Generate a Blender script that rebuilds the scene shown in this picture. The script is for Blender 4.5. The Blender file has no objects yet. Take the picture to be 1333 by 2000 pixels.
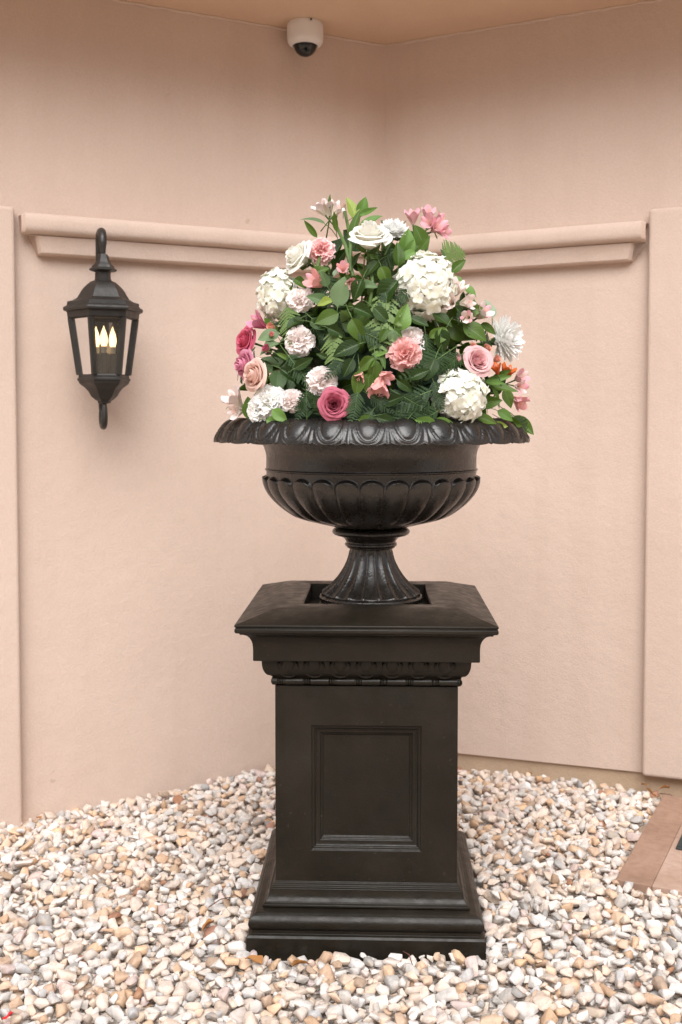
import bpy, bmesh, math, random
import numpy as np
from mathutils import Vector, Matrix, Quaternion, Euler

sc = bpy.context.scene
col = sc.collection
R = math.radians
rnd = random.Random(7)
nrs = np.random.RandomState(11)

# ------------------------------------------------------------------ camera
PITCH = R(2.5); F = 2100.0; PX, PY = 666.5, 907.0; EYE = 1.30
cam_d = bpy.data.cameras.new('camera'); cam = bpy.data.objects.new('camera', cam_d); col.objects.link(cam)
cam.location = (0, 0, EYE); cam.rotation_euler = (R(90) - PITCH, 0, 0)
cam_d.sensor_fit = 'VERTICAL'; cam_d.sensor_height = 36.0; cam_d.sensor_width = 24.0
cam_d.lens = F / 2000.0 * 36.0
cam_d.shift_y = -(1000.0 - PY) / 2000.0
cam_d.clip_start = 0.05; cam_d.clip_end = 500
cam_d.dof.use_dof = True; cam_d.dof.focus_distance = 2.62; cam_d.dof.aperture_fstop = 4.0
sc.camera = cam
sc.render.resolution_x = 682; sc.render.resolution_y = 1024

# ------------------------------------------------------------------ sky, sun, exposure
SUN_EL, SUN_AZ = 48.0, 181.0        # azimuth: 180 = behind the camera
world = bpy.data.worlds.new('World'); sc.world = world; world.use_nodes = True
wn = world.node_tree; wn.nodes.clear()
sky = wn.nodes.new('ShaderNodeTexSky'); sky.sky_type = 'NISHITA'; sky.sun_disc = False
sky.sun_elevation = R(SUN_EL); sky.sun_rotation = R(SUN_AZ); sky.dust_density = 2.0; sky.air_density = 1.0
hsv = wn.nodes.new('ShaderNodeHueSaturation'); hsv.inputs['Saturation'].default_value = 0.25
bg = wn.nodes.new('ShaderNodeBackground'); bg.inputs['Strength'].default_value = 0.08
wo = wn.nodes.new('ShaderNodeOutputWorld')
wn.links.new(sky.outputs[0], hsv.inputs['Color']); wn.links.new(hsv.outputs[0], bg.inputs['Color']); wn.links.new(bg.outputs[0], wo.inputs['Surface'])
sun_d = bpy.data.lights.new('sun', 'SUN'); sun_d.energy = 1.5; sun_d.angle = R(55); sun_d.color = (1, .985, .96)
sun = bpy.data.objects.new('sun', sun_d); col.objects.link(sun)
sd = Vector((math.sin(R(SUN_AZ)) * math.cos(R(SUN_EL)), math.cos(R(SUN_AZ)) * math.cos(R(SUN_EL)), math.sin(R(SUN_EL))))
sun.rotation_euler = sd.to_track_quat('Z', 'Y').to_euler()
vs = sc.view_settings; vs.view_transform = 'Standard'; vs.look = 'None'; vs.exposure = 1.32; vs.gamma = 1.0
vs.use_curve_mapping = False
sc.cycles.max_bounces = 10; sc.cycles.diffuse_bounces = 6; sc.cycles.transparent_max_bounces = 16

# ------------------------------------------------------------------ helpers
def ray(px, py):
    a = (px - PX) / F; b = -(py - PY) / F
    return Vector((a, b * math.sin(PITCH) + math.cos(PITCH), b * math.cos(PITCH) - math.sin(PITCH)))
def at(px, py, Y):
    d = ray(px, py); return Vector((0, 0, EYE)) + d * (Y / d.y)
def on_ground(px, py, z=0.0):
    d = ray(px, py); return Vector((0, 0, EYE)) + d * ((z - EYE) / d.z)

def mesh(name, verts, faces, mat=None, smooth=True, uv=None, smooth_angle=None):
    m = bpy.data.meshes.new(name)
    m.from_pydata([tuple(v) for v in verts], [], faces)
    if mat is not None: m.materials.append(mat)
    if uv is not None:
        l = m.uv_layers.new(name='UVMap')
        idx = np.empty(len(m.loops), dtype=np.int32); m.loops.foreach_get('vertex_index', idx)
        l.data.foreach_set('uv', np.asarray(uv, dtype=np.float32)[idx].ravel())
    if smooth:
        m.polygons.foreach_set('use_smooth', [True] * len(m.polygons))
    m.update()
    if smooth_angle: m.set_sharp_from_angle(angle=R(smooth_angle))
    return m
def link(name, data, parent=None, mat=None, M=None):
    o = bpy.data.objects.new(name, data); col.objects.link(o)
    if parent is not None: o.parent = parent
    if M is not None: o.matrix_basis = M
    if mat is not None and data is not None:
        if not data.materials: data.materials.append(mat)
        elif data.materials[0] is not mat:
            o.material_slots[0].link = 'OBJECT'; o.material_slots[0].material = mat
    return o
def tag(o, label=None, cat=None, group=None, kind=None):
    if label: o['label'] = label
    if cat: o['category'] = cat
    if group: o['group'] = group
    if kind: o['kind'] = kind
    return o
def empty(name, loc=(0, 0, 0), rz=0.0, M=None):
    o = bpy.data.objects.new(name, None); col.objects.link(o); o.empty_display_size = .05
    if M is not None: o.matrix_basis = M
    else: o.location = loc; o.rotation_euler = (0, 0, rz)
    return o
def bevel(o, w, seg=2, ang=30):
    b = o.modifiers.new('bevel', 'BEVEL'); b.width = w; b.segments = seg; b.limit_method = 'ANGLE'; b.angle_limit = R(ang)
    return o

class MB:
    def __init__(s): s.v = []; s.f = []
    def add(s, v, f):
        n = len(s.v); s.v += [tuple(p) for p in v]; s.f += [tuple(i + n for i in q) for q in f]; return s
    def box(s, x0, x1, y0, y1, z0, z1):
        v = [(x0,y0,z0),(x1,y0,z0),(x1,y1,z0),(x0,y1,z0),(x0,y0,z1),(x1,y0,z1),(x1,y1,z1),(x0,y1,z1)]
        return s.add(v, [(0,3,2,1),(4,5,6,7),(0,1,5,4),(1,2,6,5),(2,3,7,6),(3,0,4,7)])
    def tube(s, pts, rad, n=10, caps=True):
        pts = [Vector(p) for p in pts]; k = len(pts)
        rr = rad if hasattr(rad, '__len__') else [rad] * k
        V = []; prev = None
        for i, p in enumerate(pts):
            t = (pts[min(i+1,k-1)] - pts[max(i-1,0)]).normalized()
            if prev is None:
                a = Vector((0,0,1)) if abs(t.z) < .9 else Vector((1,0,0))
                nrm = t.cross(a).normalized()
            else:
                nrm = (prev - t * prev.dot(t)).normalized()
            prev = nrm; bi = t.cross(nrm)
            for j in range(n):
                w = 2*math.pi*j/n
                V.append(p + (nrm*math.cos(w) + bi*math.sin(w)) * rr[i])
        Fc = []
        for i in range(k-1):
            for j in range(n):
                Fc.append((i*n+j, i*n+(j+1)%n, (i+1)*n+(j+1)%n, (i+1)*n+j))
        if caps:
            Fc.append(tuple(range(n))[::-1]); Fc.append(tuple((k-1)*n+j for j in range(n)))
        return s.add(V, Fc)
    def lathe(s, prof, n=48, phase=0.0, cap0=False, cap1=False, fn=None):
        V = []; k = len(prof)
        for i, (r, z) in enumerate(prof):
            for j in range(n):
                w = phase + 2*math.pi*j/n
                V.append((r*math.cos(w), r*math.sin(w), z))
        Fc = []
        for i in range(k-1):
            for j in range(n):
                Fc.append((i*n+j, i*n+(j+1)%n, (i+1)*n+(j+1)%n, (i+1)*n+j))
        if cap0: Fc.append(tuple(range(n))[::-1])
        if cap1: Fc.append(tuple((k-1)*n+j for j in range(n)))
        return s.add(V, Fc)
    def square(s, prof, cap0=False, cap1=False):      # profile of (half width, z) swept round a square
        return s.lathe([(h*math.sqrt(2), z) for h, z in prof], 4, math.pi/4, cap0, cap1)
    def build(s, name, mat, parent=None, smooth=True, ang=35):
        return link(name, mesh(name, s.v, s.f, mat, smooth, None, ang if smooth else None), parent)

# ------------------------------------------------------------------ materials
def new_mat(name):
    m = bpy.data.materials.new(name); m.use_nodes = True
    nt = m.node_tree; b = nt.nodes['Principled BSDF']; o = nt.nodes['Material Output']
    return m, nt, b, o
def nd(nt, t, **kw):
    n = nt.nodes.new(t)
    for k, v in kw.items():
        if k in n.inputs: n.inputs[k].default_value = v
        else: setattr(n, k, v)
    return n
def noise(nt, scale, detail=3.0, coord='Object', rough=.5):
    tc = nd(nt, 'ShaderNodeTexCoord'); n = nd(nt, 'ShaderNodeTexNoise'); n.inputs['Scale'].default_value = scale
    n.inputs['Detail'].default_value = detail; n.inputs['Roughness'].default_value = rough
    nt.links.new(tc.outputs[coord], n.inputs['Vector']); return n
def ramp(nt, src, stops):
    r = nd(nt, 'ShaderNodeValToRGB'); e = r.color_ramp.elements
    while len(e) < len(stops): e.new(.5)
    for x, (p, c) in zip(e, stops): x.position = p; x.color = (*c, 1)
    nt.links.new(src, r.inputs[0]); return r
def bump(nt, b, src, strength, dist):
    bp = nd(nt, 'ShaderNodeBump'); bp.inputs['Strength'].default_value = strength; bp.inputs['Distance'].default_value = dist
    nt.links.new(src, bp.inputs['Height']); nt.links.new(bp.outputs[0], b.inputs['Normal']); return bp
def math_n(nt, op, a, b=None):
    n = nd(nt, 'ShaderNodeMath', operation=op)
    for i, x in enumerate((a, b)):
        if x is None: continue
        if isinstance(x, (int, float)): n.inputs[i].default_value = x
        else: nt.links.new(x, n.inputs[i])
    return n.outputs[0]
def mixc(nt, fac, a, b, mode='MIX'):
    n = nd(nt, 'ShaderNodeMix', data_type='RGBA', blend_type=mode)
    if isinstance(fac, (int, float)): n.inputs[0].default_value = fac
    else: nt.links.new(fac, n.inputs[0])
    for i, x in ((6, a), (7, b)):
        if isinstance(x, tuple): n.inputs[i].default_value = (*x, 1)
        else: nt.links.new(x, n.inputs[i])
    return n.outputs[2]

def mat_stucco(name, c0, c1, bs=.35):
    m, nt, b, o = new_mat(name)
    n = noise(nt, 1.6, 5); r = ramp(nt, n.outputs[0], [(.35, c0), (.68, c1)])
    gr = noise(nt, 150, 3, rough=.7); gc = ramp(nt, gr.outputs[0], [(.3, (.94, .935, .93)), (.7, (1.03, 1.03, 1.03))])
    c = mixc(nt, 1.0, r.outputs[0], gc.outputs[0], 'MULTIPLY')
    # faint rain streaks running down and small scuffs
    tc = nd(nt, 'ShaderNodeTexCoord'); mp = nd(nt, 'ShaderNodeMapping'); mp.inputs['Scale'].default_value = (9, 9, .55)
    st = nd(nt, 'ShaderNodeTexNoise'); st.inputs['Scale'].default_value = 1.0; st.inputs['Detail'].default_value = 4
    nt.links.new(tc.outputs['Object'], mp.inputs[0]); nt.links.new(mp.outputs[0], st.inputs['Vector'])
    sr = ramp(nt, st.outputs[0], [(.40, (.975, .97, .965)), (.56, (1, 1, 1))])
    c = mixc(nt, 1.0, c, sr.outputs[0], 'MULTIPLY')
    sp = noise(nt, 16, 2); ss = ramp(nt, sp.outputs[0], [(.76, (1, 1, 1)), (.80, (.86, .83, .80))])
    c = mixc(nt, 1.0, c, ss.outputs[0], 'MULTIPLY')
    nt.links.new(c, b.inputs['Base Color']); b.inputs['Roughness'].default_value = .9
    b.inputs['Specular IOR Level'].default_value = .2
    f = noise(nt, 150, 4, rough=.7); g = noise(nt, 18, 3); w = noise(nt, 2.5, 2)
    s_ = math_n(nt, 'ADD', f.outputs[0], math_n(nt, 'ADD', math_n(nt, 'MULTIPLY', g.outputs[0], 1.6), math_n(nt, 'MULTIPLY', w.outputs[0], 3.5)))
    bump(nt, b, s_, bs, .005); return m
M_stucco = mat_stucco('peach_stucco', (.60, .472, .400), (.635, .503, .428))
M_found = mat_stucco('bare_footing', (.50, .37, .26), (.60, .45, .33), .6)
M_soffit = mat_stucco('soffit_paint', (.63, .46, .335), (.67, .49, .36), .3)

def mat_iron(name, base, rough, spot=.5):
    m, nt, b, o = new_mat(name)
    n = noise(nt, 9, 6, rough=.65)
    c = ramp(nt, n.outputs[0], [(.3, tuple(x*.75 for x in base)), (.7, tuple(x*1.35 for x in base))])
    ds = noise(nt, 70, 3, rough=.7); dr_ = ramp(nt, ds.outputs[0], [(.68, (0, 0, 0)), (.76, (.6, .6, .6))])
    db = noise(nt, 4, 5); dbr = ramp(nt, db.outputs[0], [(.5, (0, 0, 0)), (.75, (.16, .16, .16))])
    cc = mixc(nt, math_n(nt, 'ADD', dr_.outputs[0], dbr.outputs[0]), c.outputs[0], (.075, .062, .048))
    nt.links.new(cc, b.inputs['Base Color'])
    n2 = noise(nt, 38, 5); rr = nd(nt, 'ShaderNodeMapRange'); rr.inputs[1].default_value = .3; rr.inputs[2].default_value = .7
    rr.inputs[3].default_value = rough - .07; rr.inputs[4].default_value = rough + .12
    nt.links.new(n2.outputs[0], rr.inputs[0]); nt.links.new(rr.outputs[0], b.inputs['Roughness'])
    f = noise(nt, 160, 4); g = noise(nt, 14, 3)
    bump(nt, b, math_n(nt, 'ADD', f.outputs[0], math_n(nt, 'MULTIPLY', g.outputs[0], 2.0)), .35, .0018)
    b.inputs['Specular IOR Level'].default_value = spot; return m
M_urn = mat_iron('urn_black_bronze', (.0125, .0105, .0088), .27, .65)
M_ped = mat_iron('pedestal_black_brown', (.0105, .0080, .0050), .40, .32)
M_lamp = mat_iron('lantern_black', (.016, .014, .012), .42)

def plain(name, c, rough=.6, spec=.5, emis=None, es=0.0, metal=0.0):
    m, nt, b, o = new_mat(name)
    b.inputs['Base Color'].default_value = (*c, 1); b.inputs['Roughness'].default_value = rough
    b.inputs['Specular IOR Level'].default_value = spec; b.inputs['Metallic'].default_value = metal
    if emis: b.inputs['Emission Color'].default_value = (*emis, 1); b.inputs['Emission Strength'].default_value = es
    return m
M_camwhite = plain('camera_white_plastic', (.74, .71, .69), .45)
M_camdome = plain('camera_smoked_dome', (.012, .014, .013), .08)
M_soil = plain('dark_soil', (.02, .016, .012), .95)
M_foam = plain('wet_floral_foam', (.012, .03, .012), .9)
M_bulb = plain('lit_bulb', (.9, .8, .6), .3, emis=(1.0, .62, .30), es=1.7)
M_bulbbase = plain('bulb_collar', (.55, .52, .48), .3)
M_socket = plain('candle_socket', (.05, .047, .045), .5)

def mat_glass():
    m, nt, b, o = new_mat('clear_pane')
    tr = nd(nt, 'ShaderNodeBsdfTransparent'); tr.inputs[0].default_value = (.86, .87, .85, 1)
    gl = nd(nt, 'ShaderNodeBsdfGlossy'); gl.inputs['Roughness'].default_value = .04
    fr = nd(nt, 'ShaderNodeFresnel'); fr.inputs[0].default_value = 1.5
    mx = nd(nt, 'ShaderNodeMixShader')
    nt.links.new(math_n(nt, 'ADD', fr.outputs[0], .05), mx.inputs[0]); nt.links.new(tr.outputs[0], mx.inputs[1]); nt.links.new(gl.outputs[0], mx.inputs[2])
    nt.links.new(mx.outputs[0], o.inputs[0]); nt.nodes.remove(b); return m
M_glass = mat_glass()

def mat_stone():
    m, nt, b, o = new_mat('gravel_stone')
    at_ = nd(nt, 'ShaderNodeAttribute', attribute_name='Col')
    n = noise(nt, 55, 5, rough=.65)
    dark = ramp(nt, n.outputs[0], [(.30, (.72, .69, .66)), (.52, (1, 1, 1)), (.8, (1.06, 1.05, 1.04))])
    c1 = mixc(nt, 1.0, at_.outputs[0], dark.outputs[0], 'MULTIPLY')
    n2 = noise(nt, 24, 4); st = ramp(nt, n2.outputs[0], [(.55, (0, 0, 0)), (.75, (.5, .5, .5))])
    c2 = mixc(nt, st.outputs[0], c1, (.54, .36, .22))
    nt.links.new(c2, b.inputs['Base Color']); b.inputs['Roughness'].default_value = .72
    b.inputs['Specular IOR Level'].default_value = .35
    bump(nt, b, noise(nt, 110, 5).outputs[0], .6, .003); return m
M_stone = mat_stone()
def mat_ground():
    m, nt, b, o = new_mat('gravel_ground')
    tc = nd(nt, 'ShaderNodeTexCoord'); v = nd(nt, 'ShaderNodeTexVoronoi'); v.inputs['Scale'].default_value = 32
    nt.links.new(tc.outputs['Object'], v.inputs['Vector'])
    c = ramp(nt, v.outputs['Color'], [(.1, (.46, .32, .22)), (.4, (.66, .50, .37)), (.8, (.72, .60, .48))])
    nt.links.new(c.outputs[0], b.inputs['Base Color']); b.inputs['Roughness'].default_value = .9
    bump(nt, b, math_n(nt, 'SUBTRACT', 1.0, v.outputs['Distance']), .8, .02); return m
M_ground = mat_ground()
M_bed = mat_ground(); M_bed.name = 'gravel_fines'
for e, c in zip([n for n in M_bed.node_tree.nodes if n.type == 'VALTORGB'][0].color_ramp.elements, [(.22,.18,.145),(.40,.345,.30),(.52,.48,.45)]): e.color = (*c, 1)
[n for n in M_bed.node_tree.nodes if n.type == 'TEX_VORONOI'][0].inputs['Scale'].default_value = 75
def mat_slab():
    m, nt, b, o = new_mat('terracotta_concrete')
    n = noise(nt, 5, 6, rough=.6); c = ramp(nt, n.outputs[0], [(.3, (.38, .25, .185)), (.55, (.45, .315, .25)), (.75, (.50, .37, .305))])
    n2 = noise(nt, 45, 4); d = ramp(nt, n2.outputs[0], [(.3, (.85, .82, .8)), (.6, (1, 1, 1))])
    nt.links.new(mixc(nt, 1.0, c.outputs[0], d.outputs[0], 'MULTIPLY'), b.inputs['Base Color']); b.inputs['Roughness'].default_value = .8
    bump(nt, b, noise(nt, 120, 4).outputs[0], .3, .003); return m
M_slab = mat_slab()
M_slab2 = mat_slab(); M_slab2.name = 'terracotta_border'
for e, c in zip([n for n in M_slab2.node_tree.nodes if n.type == 'VALTORGB'][0].color_ramp.elements, [(.27,.165,.115),(.34,.215,.155),(.40,.265,.20)]): e.color = (*c, 1)
M_mat = plain('grey_rubber', (.045, .05, .05), .8, .3)

def mat_petal(name, edge, base, trans=.24, vein=.0):
    m, nt, b, o = new_mat(name)
    tc = nd(nt, 'ShaderNodeTexCoord'); sp = nd(nt, 'ShaderNodeSeparateXYZ'); nt.links.new(tc.outputs['UV'], sp.inputs[0])
    c = mixc(nt, sp.outputs[1], base, edge)
    oi = nd(nt, 'ShaderNodeObjectInfo'); h = nd(nt, 'ShaderNodeHueSaturation'); nt.links.new(c, h.inputs['Color'])
    mr = nd(nt, 'ShaderNodeMapRange'); mr.inputs[3].default_value = .93; mr.inputs[4].default_value = 1.05
    nt.links.new(oi.outputs['Random'], mr.inputs[0]); nt.links.new(mr.outputs[0], h.inputs['Value'])
    nt.links.new(h.outputs[0], b.inputs['Base Color']); b.inputs['Roughness'].default_value = .6; b.inputs['Specular IOR Level'].default_value = .25
    tl = nd(nt, 'ShaderNodeBsdfTranslucent'); nt.links.new(h.outputs[0], tl.inputs[0])
    mx = nd(nt, 'ShaderNodeMixShader'); mx.inputs[0].default_value = trans
    nt.links.new(b.outputs[0], mx.inputs[1]); nt.links.new(tl.outputs[0], mx.inputs[2]); nt.links.new(mx.outputs[0], o.inputs[0])
    return m
P = {
 'white': mat_petal('petal_white', (.94, .94, .93), (.93, .93, .88), 0.22),
 'cream': mat_petal('petal_cream', (.93, .92, .87), (.87, .85, .72)),
 'hydra': mat_petal('petal_hydrangea', (.93, .93, .90), (.86, .86, .70)),
 'pale': mat_petal('petal_pale_pink', (.95, .895, .88), (.94, .80, .76), 0.22),
 'pink': mat_petal('petal_pink', (.92, .66, .65), (.89, .38, .37), 0.25),
 'coral': mat_petal('petal_coral', (.92, .58, .56), (.89, .34, .31), 0.25),
 'mauve': mat_petal('petal_mauve', (.58, .16, .23), (.42, .055, .11)),
 'hot': mat_petal('petal_hot_pink', (.70, .15, .24), (.60, .06, .12)),
 'orchid': mat_petal('petal_orchid_pink', (.74, .33, .45), (.60, .12, .22)),
 'blush': mat_petal('petal_blush', (.86, .64, .57), (.85, .62, .50)),
 'light': mat_petal('petal_light_pink', (.84, .56, .57), (.80, .40, .42)),
 'peach': mat_petal('petal_peach', (.80, .42, .33), (.70, .35, .20)),
 'alpink': mat_petal('petal_alstro_pink', (.84, .42, .50), (.88, .66, .62)),
 'alpale': mat_petal('petal_alstro_pale', (.86, .72, .72), (.84, .80, .66)),
 'alcoral': mat_petal('petal_alstro_coral', (.82, .38, .38), (.84, .50, .42)),
 'orange': mat_petal('petal_orange', (.70, .17, .04), (.55, .10, .04)),
}
def mat_leaf(name, c0, c1, rough=.42, trans=.18):
    m, nt, b, o = new_mat(name)
    oi = nd(nt, 'ShaderNodeObjectInfo'); r = ramp(nt, oi.outputs['Random'], [(0, c0), (1, c1)])
    tc = nd(nt, 'ShaderNodeTexCoord'); sp = nd(nt, 'ShaderNodeSeparateXYZ'); nt.links.new(tc.outputs['UV'], sp.inputs[0])
    a = math_n(nt, 'ABSOLUTE', math_n(nt, 'SUBTRACT', sp.outputs[0], .5))
    w = math_n(nt, 'SUBTRACT', sp.outputs[1], math_n(nt, 'MULTIPLY', a, .7))
    sn = math_n(nt, 'SINE', math_n(nt, 'MULTIPLY', w, 46.0))
    pk = math_n(nt, 'POWER', math_n(nt, 'MAXIMUM', sn, 0.0), 8.0)
    mid = math_n(nt, 'LESS_THAN', a, .03)
    vv = math_n(nt, 'MAXIMUM', math_n(nt, 'MULTIPLY', pk, .35), mid)
    lite = mixc(nt, math_n(nt, 'MULTIPLY', vv, .45), r.outputs[0], (.16, .24, .10))
    nt.links.new(lite, b.inputs['Base Color']); b.inputs['Roughness'].default_value = rough; b.inputs['Specular IOR Level'].default_value = .32
    bump(nt, b, math_n(nt, 'SUBTRACT', 1.0, vv), .35, .003)
    tl = nd(nt, 'ShaderNodeBsdfTranslucent'); nt.links.new(mixc(nt, 1.0, lite, (1.3, 1.5, .5), 'MULTIPLY'), tl.inputs[0])
    mx = nd(nt, 'ShaderNodeMixShader'); mx.inputs[0].default_value = trans
    nt.links.new(b.outputs[0], mx.inputs[1]); nt.links.new(tl.outputs[0], mx.inputs[2]); nt.links.new(mx.outputs[0], o.inputs[0])
    return m
L = {
 'dark': mat_leaf('leaf_dark', (.012, .032, .004), (.034, .072, .010)),
 'mid': mat_leaf('leaf_mid', (.052, .105, .012), (.10, .17, .026)),
 'bright': mat_leaf('leaf_bright', (.11, .22, .04), (.15, .27, .06)),
 'yellow': mat_leaf('leaf_yellow', (.25, .33, .05), (.30, .38, .08)),
 'sage': mat_leaf('leaf_sage', (.10, .17, .07), (.16, .235, .115), .5),
 'palesage': mat_leaf('leaf_pale_sage', (.26, .36, .24), (.32, .42, .30), .55),
 'fern': mat_leaf('leaf_fern', (.012, .036, .009), (.028, .064, .016), .5),
 'fernpale': mat_leaf('leaf_fern_pale', (.12, .19, .05), (.17, .25, .08), .5),
}
M_stem = plain('stem_green', (.09, .16, .04), .5)
M_stemwood = plain('stem_reddish', (.16, .11, .05), .6)

# ================================================================== BUILDING
CXY = Vector((0.169, 4.14, 0)); AL, AR = R(64.4), R(63.5)
dL = Vector((-math.sin(AL), -math.cos(AL), 0)); nL = Vector((math.cos(AL), -math.sin(AL), 0))
dR = Vector((math.sin(AR), -math.cos(AR), 0)); nR = Vector((-math.cos(AR), -math.sin(AR), 0))
HALF = (AL + AR) / 2
def wp(side, t, off, z):
    d, n = (dL, nL) if side == 'L' else (dR, nR)
    p = CXY + d * t + n * off; return Vector((p.x, p.y, z))
CEIL = 2.708
bld = empty('stucco_building', CXY)
tag(bld, 'peach stucco house corner with raised moulding band, pilasters and soffit overhead', 'building')
bld.location = (0, 0, 0)
def prism_wall(name, side, t0, t1, o0, o1, zb0, zb1, zt, mat, parent=bld, bev=0.0):
    # front outline t0..t1 with a bottom that may slope from zb0 to zb1
    nseg = max(1, int((t1 - t0) / .12)); V = []; Fc = []
    for o in (o0, o1):
        for i in range(nseg + 1):
            t = t0 + (t1 - t0) * i / nseg; zb = zb0 + (zb1 - zb0) * i / nseg
            tt = t + (o / math.tan(HALF) if t0 <= 0 and i == 0 else 0)
            V.append(wp(side, tt, o, zb)); V.append(wp(side, tt, o, zt))
    m = (nseg + 1) * 2
    for i in range(nseg):
        a = i * 2
        Fc += [(a, a+1, a+3, a+2), (m+a, m+a+2, m+a+3, m+a+1), (a, a+2, m+a+2, m+a), (a+1, m+a+1, m+a+3, a+3)]
    Fc += [(0, m, m+1, 1), (m-2, m-1, 2*m-1, 2*m-2)]
    me = mesh(name, V, Fc, mat, False)
    bm = bmesh.new(); bm.from_mesh(me); bmesh.ops.recalc_face_normals(bm, faces=bm.faces); bm.to_mesh(me); bm.free()
    o = link(name, me, parent)
    if bev: bevel(o, bev, 3)
    return o
prism_wall('wall', 'L', 0, 4.2, -.25, 0, -.3, -.3, 3.1, M_stucco)
prism_wall('wall', 'R', 0, 4.2, -.25, 0, .022, .022 + .0415*4.2, 3.1, M_stucco)
prism_wall('foundation', 'R', 0, 4.2, -.26, -.014, -.3, -.3, .20, M_found)
prism_wall('pilaster', 'L', 1.376, 2.3, -.02, .04, -.3, -.3, 1.982, M_stucco, bev=.012)
prism_wall('pilaster', 'R', .991, 2.0, -.02, .04, .062, .095, 2.003, M_stucco, bev=.012)

# added unseen wall behind the camera, blocks low sky and bounces warm light
mb = MB().box(-16, 16, -9.4, -9.0, -.3, 6.4)
mb.build('added_sky_block', M_stucco, bld, False)
# moulding band: bullnose above a canted fascia, mitred at the corner
def band(side, t_end, t_end_low):
    prof = []
    zt, zm, zb = 1.962, 1.898, 1.836
    prof.append((0.0, zt + .004, 0))
    for i in range(9):                        # bullnose
        a = R(88 - 160 * i / 8); ca, sa = math.cos(a), math.sin(a); prof.append((.046 + .032 * math.copysign(abs(ca)**.6, ca), (zt + zm)/2 + .033 * math.copysign(abs(sa)**.75, sa), 0))
    prof.append((.046, zm - .004, 0))
    prof += [(.0535, zm - .007, 1), (.0500, zm - .012, 1), (.0400, zb + .004, 1), (.0360, zb, 1), (.0, zb - .003, 1)]
    V = []; n = len(prof)
    segs = [0.0] + [x * .12 for x in range(1, int(t_end_low / .12))]
    rows = [[wp(side, t + (p / math.tan(HALF) if t == 0 else 0), p + .0015 * math.sin(t * 23 + p * 60), z) for (p, z, k) in prof] for t in segs]
    rows.append([wp(side, (t_end if k == 0 else t_end_low + (.012 * (z - zb) / .06)) - .004, p, z) for (p, z, k) in prof])
    rows.append([wp(side, (t_end if k == 0 else t_end_low + (.012 * (z - zb) / .06)) + .006, p * .72, z - (.006 if k == 0 and i < 5 else 0)) for i, (p, z, k) in enumerate(prof)])
    for r_ in rows: V += r_
    Fc = []
    for i in range(len(rows) - 1):
        for j in range(n - 1):
            q = (i*n+j, i*n+j+1, (i+1)*n+j+1, (i+1)*n+j)
            Fc.append(q if side == 'L' else q[::-1])
    e = (len(rows)-1) * n
    V.append(wp(side, t_end_low, -.01, zm)); V.append(wp(side, t_end_low, -.01, zt)); 
    cap = tuple(e + j for j in range(n)); Fc.append(cap[::-1] if side == 'L' else cap)
    return link('moulding_band', mesh('moulding_band', V, Fc, M_stucco, True, None, 32), bld)
band('L', 1.352, 1.296); band('R', .978, .928)

# soffit slab over the corner
EAVE = .52
mb = MB()
pl = [wp('L', 0, -.2, 0), wp('L', 4.2, -.2, 0), wp('L', 4.2, EAVE, 0), wp('L', EAVE/math.tan(HALF), EAVE, 0), wp('R', 4.2, EAVE, 0), wp('R', 4.2, -.2, 0)]
n5 = len(pl)
mb.add([(p.x, p.y, CEIL) for p in pl] + [(p.x, p.y, 3.0) for p in pl],
       [tuple(range(n5)), tuple(range(n5, 2*n5))[::-1]] + [(i, i+n5, (i+1) % n5 + n5, (i+1) % n5) for i in range(n5)])
sof = mb.build('soffit', M_soffit, bld, False)
bm = bmesh.new(); bm.from_mesh(sof.data); bmesh.ops.recalc_face_normals(bm, faces=bm.faces); bm.to_mesh(sof.data); bm.free()
# uneven caulk bead along the wall and soffit joint
for side in 'LR':
    pts = [wp(side, .004 + i * .025, .003 + .002 * math.sin(i * 1.7) , CEIL - .002 - .003 * abs(math.sin(i * .83)) * rnd.random()) for i in range(60)]
    MB().tube(pts, [.004 + .003 * rnd.random() for _ in pts], 6).build('caulk_bead', M_stucco, bld)

# ================================================================== GROUND
def gz(x, y, cps=[(.06,2.5,.0),(-.26,3.93,.015),(-.66,3.74,-.028),(-1.04,3.56,-.05),(.44,4.0,-.022),(1.03,3.71,-.01),(0,2.2,0),(-.7,2.3,0),(.8,2.3,0),(-.9,2.9,-.02),(.68,3.1,.02),(.85,3.4,.025),(.78,2.83,.05),(.90,2.76,.05),(1.05,2.68,.045),(.80,3.02,.035),(-.35,3.2,0.0)]):
    s = 0; w = 0
    for a, b, h in cps:
        q = 1.0 / ((x-a)**2 + (y-b)**2 + .02); s = s + q*h; w = w + q
    return s / w
gm = mesh('ground', [(-60,-60,-.055),(60,-60,-.055),(60,60,-.055),(-60,60,-.055)], [(0,1,2,3)], M_ground, False)
ground = tag(link('ground', gm), 'pale gravel ground', kind='structure')

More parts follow.
